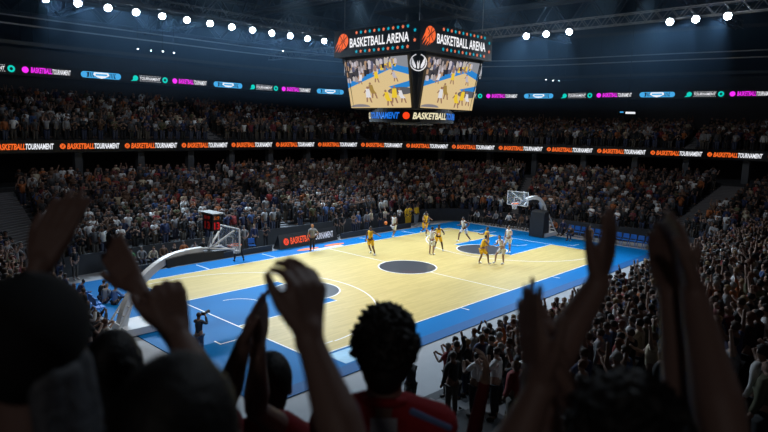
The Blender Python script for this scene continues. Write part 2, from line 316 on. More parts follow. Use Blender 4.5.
# picture shown on the screens, in unit coordinates 0..1 x 0..1
def screen_pic():
    P = []   # (polygon, colour)
    def add(pts, c): P.append((pts, c))
    add([(0, 0), (1, 0), (1, 1), (0, 1)], (.70, .52, .26))
    add([(0, .5), (.28, .66), (.75, .78), (.75, 1), (0, 1)], (.05, .045, .05)); add([(.75, .78), (1, .72), (1, 1), (.75, 1)], (.25, .26, .29))
    add([(0, .42), (.72, .76), (.78, .82), (.74, .86), (0, .53)], (.02, .22, .60)); add([(.72, .76), (1, .64), (1, .77), (.77, .86)], (.02, .22, .60))
    add([(.68, .42), (1, .52), (1, .40), (.74, .38)], (.02, .22, .60))
    add([(.86+.2*math.cos(t)*1.0, .33+.075*math.sin(t)) if .86+.2*math.cos(t) < 1 else (1, .33+.075*math.sin(t)) for t in np.linspace(0, 6.28, 25)[:-1]], (.10, .10, .11))
    add([(.17+.17*math.cos(t), .02+.06*math.sin(t)) for t in np.linspace(0, math.pi, 16)], (.22, .2, .22))
    r2 = random.Random(3)
    for i in range(120):
        x = r2.random()*.8; top = 1.0; bot = .52+x*.42; y = bot+(top-bot-.05)*r2.random()
        c = r2.choice([(.5, .45, .42), (.28, .18, .14), (.02, .02, .03), (.55, .5, .55), (.4, .25, .15), (.1, .1, .16), (.8, .55, .05) if x > .5 else (.35, .3, .3)])
        w = .014+.012*r2.random(); add([(x, y-.05), (min(1, x+w*2), y-.05), (min(1, x+w*2), y+.03), (x+w, y+.055), (x, y+.03)], c)
    def man(x, y, h, c, lean=0):
        sk = (.30, .16, .10); w = h*.12
        add([(x-w+lean, y+h*.5), (x+w+lean, y+h*.5), (x+w*.8+lean*1.4, y+h*.85), (x-w*.8+lean*1.4, y+h*.85)], c)
        add([(x-w, y+h*.28), (x+w*1.2, y+h*.28), (x+w*.9+lean, y+h*.52), (x-w*.9+lean, y+h*.52)], c)
        add([(x-w*1.1, y), (x-w*.5, y), (x-w*.2, y+h*.3), (x-w*.9, y+h*.3)], sk); add([(x+w*.9, y-.01), (x+w*1.5, y-.01), (x+w*.9, y+h*.3), (x+w*.2, y+h*.3)], sk)
        add([(x+lean*1.6+w*.5*math.cos(t), y+h*.93+h*.08*math.sin(t)) for t in np.linspace(0, 6.28, 9)[:-1]], sk)
        add([(x-w+lean, y+h*.8), (x-w*1.9+lean, y+h*.62), (x-w*1.5+lean, y+h*.58), (x-w*.7+lean, y+h*.72)], sk)
    wh, ye = (.72, .70, .72), (.80, .55, .03)
    man(.33, .12, .32, wh); man(.43, .2, .32, (.35, .22, .05), -.03); man(.5, .52, .25, ye); man(.22, .5, .22, wh, .02); man(.8, .52, .22, (.5, .45, .5), -.02)
    man(.67, .04, .32, ye, -.03); man(.75, .1, .33, ye, .01); man(.89, .1, .28, wh, -.03)
    return P
PIC = screen_pic()
def screen_mesh(F, x0, x1):
    me = bpy.data.meshes.new('s'); vs, fs, cs = [], [], []
    for i, (pts, c) in enumerate(PIC):
        b = len(vs)
        for (u, v) in pts:
            Z = 9.8+2.75*v; xx = (x0+(x1-x0)*u)*(.965+.035*v); vs.append(F @ Vector((xx, -(3.05+(2.475-3.02)*((12.55-Z)/2.75))-i*.00008-.03, Z)))
        fs.append(list(range(b, b+len(pts)))); cs += [(*c, 1)]*len(pts)
    me.from_pydata(vs, [], fs); a = me.color_attributes.new('Col', 'FLOAT_COLOR', 'CORNER')
    a.data.foreach_set('color', np.array(cs, np.float32).ravel()); return me
for i, F in enumerate(FACES):
    hp = NB(); poly(hp, [F @ Vector(p) for p in ((-A, -A-.01, ZB), (A, -A-.01, ZB), (A, -A-.01, ZT), (-A, -A-.01, ZT))])
    h = obj('header_panel', hp, mat('header_face', (.03, .032, .037), .35), sb)
    me = fit_text('BASKETBALL ARENA', 4.55, .52, 0, .018); obj('lettering', on_face(F, me, -1.95, 13.2, .04), mat('led_pure_white', (.1, .1, .1), .4, emit=1, emc=(.95, .96, 1)), h, label='white lettering reading BASKETBALL ARENA')
    obj('ball_emblem', on_face(F, burst_ball(.43), -2.52, 13.6, .035), mat('led_burnt_orange', (.02, .01, .01), .4, emit=1, emc=(.95, .14, .03)), h); obj('ball_seam', on_face(F, seams(.42), -2.52, 13.6, .045), M['black'], h)
    for j in range(12):
        for zz, ph in ((14.0, 0), (12.95, 1)): obj('star_light', on_face(F, star(), -1.4+j*.355, zz, .035), mat('led_cyan', (0, .01, .02), .4, emit=.8, emc=(.0, .45, .62)) if (j+ph) % 2 else mat('led_coral', (.02, .01, .01), .4, emit=.8, emc=(.95, .22, .10)), h)
    for zz, mm in ((13.75, 'led_cyan'), (13.25, 'led_coral')): obj('star_light', on_face(F, star(), 3.0, zz, .035), MATS[mm], h)
    x0, x1 = (-2.3, 2.62)
    if i == 3: x0, x1 = -2.72, 2.25
    if i == 3 or i == 1: x0, x1 = -2.72, 2.25
    obj('video_screen', screen_mesh(F, x0, x1), M['screen'], sb)
for i, F in enumerate(FACES):                                                                  # round emblem on each corner wedge
    Q = F @ Matrix.Rotation(-math.pi/4, 4, 'Z'); c = Vector((0, -3.98, 12.1))
    def cf(x, y, z, s=.02): return Q @ Vector((x, -4.23-s+.17, 12.15+y)) + Q @ Vector((0, .0, 0))
    w = NB(); poly(w, [Q @ Vector(p) for p in ((-.42, -4.05, 12.7), (-.1, -3.5, 9.8), (.1, -3.5, 9.8), (.42, -4.05, 12.7))]); poly(w, [Q @ Vector(p) for p in ((.42, -4.05, 12.7), (.1, -3.5, 9.8), (.1, -2.9, 9.8), (.4, -3.2, 12.7))]); poly(w, [Q @ Vector(p) for p in ((-.42, -4.05, 12.7), (-.4, -3.2, 12.7), (-.1, -2.9, 9.8), (-.1, -3.5, 9.8))])
    cp = obj('corner_panel', w, M['black'], sb)
    d = disc(0, 0, .46, 0, .40, n=32)
    for sg in (-1, 1):
        for k in range(4): poly(d, [(sg*.12, -.3+k*.02, 0), (sg*(.2+.05*k), -.3+k*.09, 0), (sg*(.40-.02*k), -.02+k*.1, 0), (sg*.14, -.22+k*.03, 0)])
    poly(d, [(-.05, -.32, 0), (.05, -.32, 0), (.07, 0, 0), (0, .34, 0), (-.07, 0, 0)])
    obj('winged_emblem', warp(bm2(d), cf), mat('print_emblem', (.7, .7, .72), .5, emit=.6, emc=(.8, .8, .85)), cp)
bm = NB(); tube(bm, (0, 0, 9.0), (0, 0, 9.78), 2.55, seg=48); obj('lower_ring', bm, M['black'], sb, smooth=False)
def ring(me, a0): return warp(me, lambda x, y, z: Vector((2.58*math.cos(a0+x/2.58), 2.58*math.sin(a0+x/2.58), 9.18+y)))
AC = math.pi+.72
for kk in range(3):
    off = kk*2*math.pi/3
    b = disc(.2, .19, .2, 0, n=24); obj('ring_ball', ring(bm2(b), AC-.2+off), M['redorange'], sb)
    obj('ring_lettering', ring(fit_text('BASKETBALL', 2.2, .38, .25, .03), AC+.02+off), M['creamt'], sb); obj('ring_lettering', ring(fit_text('TOURNAMENT', 2.4, .38, .25, .03), AC+.02+2.25/2.58+off), M['bluet'], sb)
bm = NB(); tube(bm, (0, 0, 8.86), (0, 0, 8.95), 1.3, seg=40); obj('bottom_plate', bm, mat('plate_grey', (.3, .3, .32), .4), sb)
for x in (-2.9, 2.9):
    for y in (-2.9, 2.9): bm = NB(); tube(bm, (x, y, ZT), (x, y, 25), .025); obj('hanging_cable', bm, M['truss'], sb)
bm = NB(); tube(bm, (0, 0, ZT), (0, 0, 17), .5, seg=12); box(bm, (0, 0, 15.4), (3.4, 3.4, .12)); obj('hoist_frame', bm, M['roofm'], sb)

# ------------------------------------------------------------------ ribbon boards along the tiers
def arc_table(C, s0, s1, n=1500):
    ss = np.linspace(s0, s1, n); P = np.array([cr(C, s) for s in ss]); L = np.concatenate([[0], np.cumsum(np.linalg.norm(np.diff(P, axis=0), axis=1))]); return ss, P, L
def board(C, name, label, z0, z1_, inset, s0, s1):
    ss, P, L = arc_table(C, s0, s1); T = np.gradient(P, axis=0); T /= np.linalg.norm(T, axis=1)[:, None]; Nn = np.stack([T[:, 1], -T[:, 0]], 1)
    def at(d, off): 
        d = min(max(d, 0), L[-1]); x = np.interp(d, L, P[:, 0]); y = np.interp(d, L, P[:, 1]); nx = np.interp(d, L, Nn[:, 0]); ny = np.interp(d, L, Nn[:, 1]); return x+nx*off, y+ny*off
    t = thing(name, label, 'display board'); bm = NB(); prev = None
    for i in range(161):
        d = L[-1]*i/160; a, b = at(d, inset), at(d, inset-.25); q = [bm.verts.new((a[0], a[1], z0)), bm.verts.new((a[0], a[1], z1_)), bm.verts.new((b[0], b[1], z1_)), bm.verts.new((b[0], b[1], z0))]
        if prev:
            for j in range(4): bm.faces.new((prev[j], q[j], q[(j+1) % 4], prev[(j+1) % 4]))
        prev = q
    obj('board_panel', bm, M['panel'], t)
    def put(nm, me, d, zb, m, off=.03):
        if isinstance(me, bmesh.types.BMesh): me = bm2(me)
        warp(me, lambda x, y, z: Vector((*at(d+x, inset+off), zb+y))); return obj(nm, me, m, t)
    def find(x, y): i = np.argmin((P[:, 0]-x)**2+(P[:, 1]-y)**2); return L[i]
    return t, put, find, L[-1]
def simple_ball(r): b = disc(0, 0, r, 0, n=24); return b
t, put, find, Ltot = board(CO, 'lower_ribbon_board', 'black LED ribbon along the lower balcony repeating BASKETBALL TOURNAMENT in orange and white', 6.38, 7.28, .06, 1.2, 11.6)
d0 = find(-12.3, 23.2)+.33; d = d0-4.78*4
while d < Ltot-5:
    if d > 0:
        put('ball_icon', simple_ball(.2), d, 6.82, M['oranget']); put('ball_icon_seam', seams(.2), d, 6.82, M['black'], .04)
        put('orange_lettering', fit_text('BASKETBALL', 1.95, .42, .25, .03), d+.3, 6.61, M['oranget'])
        put('white_lettering', fit_text('TOURNAMENT', 1.9, .42, .25, .03), d+2.27, 6.61, M['whitet'])
    d += 4.78
t, put, find, Ltot = board(CU_, 'upper_ribbon_board', 'upper LED ribbon above the top tier with magenta, sky blue and teal signs', 12.2, 13.1, .1, 1.2, 11.6)
d0 = find(-12.8, 31)+.75; d = d0-4.3*6; i = -6
while d < Ltot-5:
    if d > 0:
        if i % 3 == 0:
            put('ball_icon', simple_ball(.25), d, 12.65, M['magt']); put('magenta_lettering', fit_text('BASKETBALL', 1.6, .45, .2, .03), d+.4, 12.44, M['magt']); put('white_lettering', fit_text('TOURNAMENT', 1.45, .42, .2, .02), d+2.02, 12.44, M['whitet'])
        elif i % 3 == 1:
            b = NB()
            for cx in (.25, 3.15): b2 = [(cx+.27*math.cos(a), .27*math.sin(a), 0) for a in np.linspace(0, 6.28, 20)[:-1]]; poly(b, b2)
            for k in range(6): x = .62+k*.14; poly(b, [(x, -.2, 0), (x+.08, -.2, 0), (x+.16, .2, 0), (x+.08, .2, 0)]); x = 2.0+k*.14; poly(b, [(x, -.2, 0), (x+.08, -.2, 0), (x+.16, .2, 0), (x+.08, .2, 0)])
            quadz(b, .3, .2, 3.1, .27, 0); quadz(b, .3, -.27, 3.1, -.2, 0); put('sky_blue_badge', b, d, 12.65, M['skyt'])
            b = NB(); poly(b, [(1.1, .22, 0), (1.0, 0, 0), (1.35, -.2, 0), (1.7, -.3, 0), (2.05, -.2, 0), (2.4, 0, 0), (2.3, .22, 0)]); put('white_badge_centre', b, d, 12.66, M['whitet'], .04)
            put('badge_bar', quadz(NB(), 1.2, -.06, 2.2, .1, 0), d, 12.66, M['skyt'], .05)
        else:
            b = simple_ball(.24); poly(b, [(-.2, -.1, 0), (-.45, -.28, 0), (.1, -.24, 0)]); put('teal_ball_icon', b, d+.45, 12.65, M['tealt'])
            put('white_lettering', fit_text('TOURNAMENT', 2.0, .28, .2, .02), d+.85, 12.52, M['whitet'])
            b = NB()
            for k in range(14):
                for yy in (-.25, .22): quadz(b, .85+k*.15, yy, .85+k*.15+.05, yy+.05, 0)
            put('dot_row', b, d, 12.65, M['whitet']); put('teal_round_icon', disc(3.3, 0, .27, 0, .12, n=24), d, 12.65, M['tealt'])
    d += 4.3; i += 1

# ------------------------------------------------------------------ roof: trusses, lamps, rigging
def truss(name, label, a, b, h, w, m, bays, r=.035, group=None):
    a, b = Vector(a), Vector(b); L = (b-a).length; ang = math.atan2(b.y-a.y, b.x-a.x)
    t = thing(name, label, 'roof truss', a, ang, group)
    for y in (-w/2, w/2):
        for z in (0, h): bm = NB(); tube(bm, (0, y, z), (L, y, z), r, seg=6); obj('chord', bm, m, t)
    bm = NB(); n = bays
    for i in range(n):
        x0, x1 = L*i/n, L*(i+1)/n; xm = (x0+x1)/2
        for y in (-w/2, w/2): tube(bm, (x0, y, 0), (xm, y, h), r*.6, seg=4); tube(bm, (xm, y, h), (x1, y, 0), r*.6, seg=4)
        for z in (0, h): tube(bm, (x0, -w/2, z), (xm, w/2, z), r*.6, seg=4); tube(bm, (xm, w/2, z), (x1, -w/2, z), r*.6, seg=4)
    obj('lattice', bm, m, t); return t
truss('lighting_truss', 'long silver lattice truss carrying six lamps, crossing behind the hanging scoreboard', (20.0, 42, 17.0), (20.0, -40, 17.0), .75, .6, M['truss'], 70, .04)
truss('lighting_truss', 'dark lattice truss carrying the long row of lamps above the far stand', (-34, 21.2, 17.2), (18.5, 21.2, 17.2), .7, .5, M['roofm'], 46, .04)
for y in (-16, -8.4, 8.4): truss('rigging_truss', 'dark lattice truss high over the court, %s' % {-16: 'nearest the near stand', -8.4: 'above the near sideline', 8.4: 'above the far sideline'}[y], (-30, y, 18.3), (36, y, 18.3), .7, .6, M['roofm'], 40, .05)
for i, x in enumerate((-16, -3, 10, 24, 38)):
    truss('roof_truss', 'heavy dark roof truss spanning the hall, %s counted from the left court end' % ('first', 'second', 'third', 'fourth', 'fifth')[i], (x, -45, 20.2), (x, 55, 20.2), 3.2, 1.2, M['roofm'], 22, .16, 'heavy roof trusses')
for i, y in enumerate((33, 44)): truss('roof_truss', 'dark roof truss running lengthwise beyond the far stand, %s' % ('inner one', 'outer one')[i], (-55, y, 19), (55, y, 19), 2.4, 1.0, M['roofm'], 24, .13)
def floodlight(loc, tgt, label, group):
    t = thing('floodlight', label, 'lamp', loc, 0, group); d = (Vector(tgt)-Vector(loc)).normalized(); q = d.to_track_quat('-Z', 'Y').to_matrix()
    bm = NB(); tube(bm, -d*.05, -d*.45, .3, .16, 16); obj('housing', bm, M['black'], t)
    bm = NB(); tube(bm, d*.02, d*-.05, .24, .24, 20); obj('lens', bm, M['lampg'], t)
    bm = NB(); 
    for s in (-1, 1): tube(bm, q @ Vector((s*.33, 0, .2)), q @ Vector((s*.33, 0, .2))+Vector((0, 0, .35)), .02)
    tube(bm, q @ Vector((-.33, 0, .2))+Vector((0, 0, .35)), q @ Vector((.33, 0, .2))+Vector((0, 0, .35)), .02); obj('yoke', bm, M['black'], t)
ORD = 'first second third fourth fifth sixth seventh eighth ninth tenth eleventh twelfth thirteenth fourteenth fifteenth sixteenth'.split()
for i, x in enumerate(XL): floodlight((x, 21.0, 16.72), (x*.3-8, 0, 3), 'bright white floodlight above the far stand, %s in its row from the left' % ORD[i], 'floodlights above the far stand')
for i, y in enumerate(YR): floodlight((19.5, y, 16.75), (-6, y-6, 3), 'bright white floodlight under the silver truss, %s from the scoreboard' % ORD[i], 'floodlights under the silver truss')
SL = [(22, 60, 52), (34, 62.5, 52), (50, 65, 52), (546, 79.5, 75), (553, 80.5, 75), (559, 81, 75), (565, 81.5, 75), (578, 82.5, 75), (599, 82.5, 70), (610, 86.5, 70), (648, 87, 68), (138, 49, 56), (151, 50.5, 56), (163, 51.5, 56), (174, 53, 56), (283, 51, 60)]
for i, (u, v, dd) in enumerate(SL):
    p = pt(u, v, dd); t = thing('small_spotlight', 'tiny white spotlight on the upper gantry, %s in order along it' % ORD[i], 'lamp', p, 0, 'small spotlights on the gantry')
    r = .11 if i in (0, 1, 2) else .05
    bm = NB(); ball(bm, (0, 0, 0), r, (1.3, 1, .7), 2); obj('lens', bm, M['lamps'], t); bm = NB(); tube(bm, (0, 0, r*.5), (0, 0, r*3), r*.8, r*.4); obj('housing', bm, M['black'], t)
    bm = NB(); tube(bm, (0, 0, .1), (0, 0, 25-p.z), .02, seg=5); obj('drop_rod', bm, M['black'], t)
p = pt(628, 113, 62); t = thing('gantry_sign', 'small pale lit sign at the back of the right upper stand', 'sign', p, YAW-1.57)
bm = NB(); box(bm, (0, .1, 0), (2.0, .12, .5)); obj('sign_box', bm, M['black'], t); bm = NB(); box(bm, (.25, .02, .02), (1.0, .02, .2)); obj('lit_panel', bm, M['whitet'], t); bm = NB(); box(bm, (-.65, .02, .08), (.35, .02, .12)); obj('lit_panel', bm, M['skyt'], t)
bm = NB(); tube(bm, (0, .15, .2), (0, .15, 25-p.z), .03); obj('hanging_rod', bm, M['black'], t)

# ------------------------------------------------------------------ hoops
def hoop(sx, label, clock):
    t = thing('basketball_hoop', label, 'basketball hoop', (sx*14, 0, 0), 0 if sx > 0 else math.pi)    # local +x points away from the court
    bm = NB(); box(bm, (3.1, 0, .2), (1.9, 1.5, .3)); obj('base', bm, M['steel'], t)
    bm = NB(); vs = [(1.9, 0), (3.0, 0), (2.75, 2.15), (2.05, 2.0)]
    a = [bm.verts.new((x, -.62, z+.05)) for x, z in vs]; b = [bm.verts.new((x, .62, z+.05)) for x, z in vs]; bm.faces.new(a[::-1]); bm.faces.new(b)
    for i in range(4): bm.faces.new((a[i], a[(i+1) % 4], b[(i+1) % 4], b[i]))
    if clock: bm.clear(); box(bm, (2.5, 0, .45), (.5, 1.2, .5))
    obj('front_padding', bm, M['blackpl'], t)
    path = [(3.95, .3), (3.75, 1.0), (3.35, 1.75), (2.7, 2.4), (1.9, 2.85), (1.1, 3.02), (.2, 3.05)] if clock else [(3.9, .3), (3.6, 1.0), (3.25, 1.8), (2.75, 2.6), (2.0, 3.15), (1.1, 3.32), (0.0, 3.2)]
    def arm(pts, w0, w1, h0, h1, m, nm):
        bm = NB(); prev = None; n = len(pts)
        for i, (x, z) in enumerate(pts):
            q = pts[min(i+1, n-1)]; r = pts[max(i-1, 0)]; d = Vector((q[0]-r[0], 0, q[1]-r[1])).normalized(); nn = Vector((-d.z, 0, d.x)); f = i/(n-1); w = w0+(w1-w0)*f; h = h0+(h1-h0)*f
            c = Vector((x, 0, z)); ring_ = [bm.verts.new(c+nn*h*sa+Vector((0, w*sb_, 0))) for sa, sb_ in ((-1, -1), (-1, 1), (1, 1), (1, -1))]
            if prev:
                for j in range(4): bm.faces.new((prev[j], ring_[j], ring_[(j+1) % 4], prev[(j+1) % 4]))
            else: bm.faces.new(ring_)
            prev = ring_
        bm.faces.new(prev[::-1]); return obj(nm, bm, m, t)
    def dens(P, n=24):
        out = []; 
        for i in range(n+1):
            f = i/n*(len(P)-1); k = min(int(f), len(P)-2); t_ = f-k; g = [P[max(k-1, 0)], P[k], P[k+1], P[min(k+2, len(P)-1)]]
            out.append(tuple(.5*((2*g[1][j])+(-g[0][j]+g[2][j])*t_+(2*g[0][j]-5*g[1][j]+4*g[2][j]-g[3][j])*t_*t_+(-g[0][j]+3*g[1][j]-3*g[2][j]+g[3][j])*t_**3) for j in (0, 1)))
        return out
    arm(dens(path), .2, .14, .17, .13, M['steel'], 'curved_arm')
    if clock: arm([(2.0, 2.72), (1.0, 2.82), (-.75, 2.78)], .3, .3, .2, .16, M['blackpl'], 'arm_padding')
    else: arm([(1.9, 2.95), (.9, 3.1), (-.9, 3.0)], .15, .15, .13, .1, M['blackpl'], 'arm_padding')
    for y in (-.5, .5):
        bm = NB(); tube(bm, (4.3, y, .3), (3.1, y*.6, 2.1), .05); obj('rear_strut', bm, M['steel'], t)
    for k in range(5): f = (k+.6)/5.4; bm = NB(); tube(bm, (4.3-1.2*f, -.5+.2*f, .3+1.8*f), (4.3-1.2*f, .5-.2*f, .3+1.8*f), .035); obj('ladder_rung', bm, M['steel'], t)
    for y in (-.55, .55):
        bm = NB(); tube(bm, (-.1, 0, 3.0), (-1.15, y, 3.85), .045); tube(bm, (.2, 0, 3.1), (-1.15, y, 2.98), .045); tube(bm, (-.1, 0, 3.0), (-.4, 0, 3.95), .05); obj('board_strut', bm, M['steel'], t)
    bd = NB(); box(bd, (-1.2, 0, 3.425), (.03, 1.8, 1.05)); bd = obj('backboard', bd, M['glass'], t)
    for c, s in (((-1.2, -.9, 3.425), (.06, .05, 1.1)), ((-1.2, .9, 3.425), (.06, .05, 1.1)), ((-1.2, 0, 2.9), (.06, 1.85, .05)), ((-1.2, 0, 3.95), (.06, 1.85, .05))): bm = NB(); box(bm, c, s); obj('board_frame', bm, M['steel'], bd)
    bm = NB()
    for c, s in (((-1.225, -.295, 3.28), (.01, .05, .45)), ((-1.225, .295, 3.28), (.01, .05, .45)), ((-1.225, 0, 3.5), (.01, .64, .05)), ((-1.225, 0, 3.06), (.01, .64, .05))): box(bm, c, s)
    obj('target_square', bm, M['line'], bd)
    bm = NB(); n = 24
    for i in range(n): a0, a1 = 2*math.pi*i/n, 2*math.pi*(i+1)/n; tube(bm, (-1.6+.23*math.cos(a0), .23*math.sin(a0), 3.05), (-1.6+.23*math.cos(a1), .23*math.sin(a1), 3.05), .022, seg=5)
    box(bm, (-1.3, 0, 3.03), (.2, .25, .06)); rim = obj('rim', bm, M['orange'], t)
    bm = NB(); n = 12
    for i in range(n):
        for sg in (-1, 1):
            q = None
            for k in range(5): a = 2*math.pi*(i+sg*k*.5)/n; r = .22-.022*k; c = (-1.6+r*math.cos(a), r*math.sin(a), 3.04-.1*k); q and tube(bm, q, c, .009, seg=4); q = c
    obj('net', bm, M['net'], rim)
    return t
hp = hoop(-1, 'large basketball hoop at the left end with curved white arm and black padding', True)
hoop(1, 'distant basketball hoop at the right end with black wedge padding and white ladder', False)
t = thing('shot_clock', 'black box shot clock with red digits above the left hoop', 'shot clock', (-13.75, -.25, 3.95))
t.scale = (.92, .9, .82)
bm = NB(); tube(bm, (-.1, 0, -.75), (-.1, 0, .0), .05); obj('support_post', bm, M['steel'], t)
bm = NB(); box(bm, (-.1, 0, .45), (.42, .95, .9)); hb = obj('clock_housing', bm, mat('clock_black', (.02, .014, .016), .4), t)
bm = NB(); box(bm, (-.1, 0, .98), (.65, 1.45, .06)); tube(bm, (-.3, -.6, .95), (-.3, -.6, .7), .03); obj('lamp_bar', bm, mat('bar_grey', (.2, .2, .2), .5), t)
def face_txt(s, w, h, y, z, m, side):      # side -1: face towards -y (seen from the near stand); else towards -x
    me = fit_text(s, w, h, 0, .03)
    if side < 0: return obj('digits', warp(me, lambda a, b, c: Vector((-.1+y+a, -.515, z+b))), m, hb)
    return obj('digits', warp(me, lambda a, b, c: Vector((-.32, y-a, z+b))), m, hb)
face_txt('13', .3, .4, -.14, .1, M['redt'], -1); face_txt('5:9', .3, .2, -.15, .63, M['led_o'] if 'led_o' in M else M['oranget'], -1)
dimr = mat('led_dim_red', (.02, 0, 0), .4, emit=.10, emc=(1, .04, .03)); face_txt('13', .5, .42, .25, .1, dimr, 1); face_txt('5:9', .55, .2, .28, .63, dimr, 1)

# ------------------------------------------------------------------ courtside boards and furniture
ab = thing('advertising_board', 'black courtside board reading BASKETBALL TOURNAMENT with an orange ball behind the referee', 'advertising board', (-2.85, 9.35, 0), math.atan2(.35, 5.75))
bm = NB(); poly(bm, [(0, 0, 0), (5.75, 0, 0), (5.75, .28, 1.02), (0, .28, 1.02)]); poly(bm, [(0, 0, 0), (0, .28, 1.02), (0, .8, 0)]); poly(bm, [(5.75, 0, 0), (5.75, .8, 0), (5.75, .28, 1.02)]); poly(bm, [(0, .28, 1.02), (5.75, .28, 1.02), (5.75, .8, 0), (0, .8, 0)]); obj('board_face', bm, M['panel'], ab)
sl = lambda o: (lambda x, y, z: Vector((x, (y)*.27-.02-o, y)))
obj('ball_icon', warp(bm2(disc(.62, .5, .24, 0, n=24)), sl(.005)), M['redorange'], ab); me = seams(.24); me = bm2(me); obj('ball_icon_seam', warp(me, lambda x, y, z: Vector((x+.62, (y+.5)*.27-.05, y+.5))), M['black'], ab)
def mv(me, dx, dy): return warp(me, lambda x, y, z: Vector((x+dx, y+dy, z)))
obj('orange_lettering', warp(mv(fit_text('BASKETBALL', 2.2, .46, .15, .02), 1.0, .28), sl(.005)), mat('print_red_orange', (.9, .10, .015), .5, emit=.5, emc=(1, .07, .01)), ab)
obj('white_lettering', warp(mv(fit_text('TOURNAMENT', 2.1, .46, .15, .02), 3.24, .28), sl(.005)), mat('print_lit_white', (.6, .6, .65), .5, emit=.25, emc=(.8, .8, .9)), ab)
for nm, lab, x0, x1, y, z in (('low_board', 'long low black board in front of the left bench players', -14.8, -3.3, 9.75, .38), ('low_board', 'long low black board along the far sideline right of the advert', 3.3, 11.6, 9.85, .42)):
    b = thing(nm, lab, 'advertising board', (x0, y, 0)); bm = NB(); box(bm, ((x1-x0)/2, 0, z/2), (x1-x0, .12, z)); obj('board_face', bm, M['blackpl'], b)
    for k in range(6): bm = NB(); box(bm, ((x1-x0)*(k+.5)/6, .2, z*.4), (.06, .4, z*.8)); obj('rear_brace', bm, M['black'], b)
def chair_proto():
    t = thing('folding_chair', 'x', 'chair'); m = M['bluepl']
    bm = NB(); box(bm, (0, 0, .45), (.44, .42, .04)); obj('seat', bm, m, t)
    bm = NB(); box(bm, (0, -.2, .74), (.44, .04, .34)); obj('backrest', bm, m, t)
    for x in (-.2, .2):
        bm = NB(); tube(bm, (x, -.2, .9), (x, .2, .0), .014, seg=5); obj('leg', bm, m, t); bm = NB(); tube(bm, (x, .18, .45), (x, -.22, 0), .014, seg=5); obj('leg', bm, m, t)
    return t
CH = chair_proto(); used = [0]
def chair(x, y, rz, label, group):
    c = CH if not used[0] else copy_tree(CH); used[0] = 1
    c.location = (x, y, 0); c.rotation_euler[2] = rz; c['label'] = label; c['group'] = group
for i in range(12): chair(18.75-.06*i, -1.6-.6*i, math.pi/2, 'empty blue chair by the right end wall, %s counting from the hoop' % ORD[i], 'blue chairs at the right end')
for i, (x, y) in enumerate([(-17.6, 3.6), (-17.7, 2.9), (-17.55, 4.3), (-17.9, 5.9), (-17.9, 9.0)]): chair(x, y, -math.pi/2, 'blue chair behind the left baseline, %s from the hoop outwards' % ('third', 'second', 'first', 'fourth', 'fifth')[i], 'blue chairs at the left end')
chair(-4.6, 9.75+.5, math.pi*.9, 'single blue chair left of the black advert board', 'blue chairs on the far side')
# padded ballast of the left hoop with a towel, white floor slab
t = thing('covered_equipment', 'grey fabric cover over equipment behind the left hoop with a green towel', 'equipment', (-19.05, .35, 0))
bm = NB(); ball(bm, (0, 0, .36), 1, (.62, .95, .42), 3)
for v in bm.verts: v.co.z = max(v.co.z, 0); v.co += Vector((1, .5, .6))*noise.noise(v.co*2.5)*.1
obj('fabric_cover', bm, M['greycov'], t, smooth=True)
bm = NB(); 
for k in range(8): a = -1.1+k*.28; b_ = a+.28; poly(bm, [(-.1, math.sin(a)*1.0, .42+math.cos(a)*.42), (.08, math.sin(a)*1.0, .42+math.cos(a)*.42), (.08, math.sin(b_)*1.0, .42+math.cos(b_)*.42), (-.1, math.sin(b_)*1.0, .42+math.cos(b_)*.42)])
obj('towel', bm, M['green'], t, label='green towel')
for i, y in enumerate((-5.4, -4.2)):
    pass

# ------------------------------------------------------------------ people
def skin_mesh(V, E, R, sub=1, root=0):
    me = bpy.data.meshes.new('sk'); me.from_pydata([tuple(v) for v in V], E, []); o = bpy.data.objects.new('sk', me); COL.objects.link(o)
    md = o.modifiers.new('s', 'SKIN'); md.use_smooth_shade = True
    for i, r in enumerate(R): me.skin_vertices[0].data[i].radius = (r, r) if not isinstance(r, tuple) else r
    me.skin_vertices[0].data[root].use_root = True
    if sub: m2 = o.modifiers.new('b', 'SUBSURF'); m2.levels = sub; m2.render_levels = sub
    bpy.context.view_layer.update(); return evalmesh(o)
ARM = dict(
    down=((.235, -.01, 1.14), (.25, .07, .90), (.25, .12, .80)), up=((.27, .05, 1.60), (.20, .08, 1.86), (.18, .1, 1.98)), vee=((.36, .04, 1.55), (.46, .08, 1.78), (.50, .1, 1.89)),
    clap=((.24, .16, 1.18), (.08, .36, 1.32), (.03, .42, 1.40)), high=((.27, .2, 1.42), (.10, .28, 1.66), (.04, .3, 1.76)), hip=((.34, -.08, 1.16), (.2, .06, 1.0), (.14, .1, .97)),
    out=((.42, .05, 1.30), (.62, .15, 1.25), (.70, .2, 1.25)), guard=((.30, .15, 1.22), (.26, .38, 1.25), (.24, .46, 1.30)), lap=((.24, .08, 1.16), (.16, .32, 1.08), (.10, .38, 1.08)),
    run=((.26, -.22, 1.22), (.24, -.02, 1.06), (.22, .07, 1.08)), runf=((.24, .1, 1.16), (.18, .34, 1.22), (.15, .42, 1.28)), camera=((.24, .18, 1.30), (.10, .30, 1.56), (.06, .33, 1.62)))
LEG = dict(stand=((.10, .02, .50), (.10, -.02, .08), (.12, .14, .03)), wide=((.20, .10, .50), (.28, .0, .08), (.30, .15, .03)), fwd=((.12, .30, .58), (.14, .34, .12), (.15, .48, .06)), back=((.10, -.02, .48), (.10, -.36, .28), (.10, -.34, .12)),
           sit=((.13, .42, .98), (.14, .45, .50), (.15, .60, .45)), push=((.12, -.1, .50), (.14, -.42, .12), (.14, -.30, .03)), floor=((.24, .34, 1.2), (.12, .58, .95), (.12, .72, .90)))
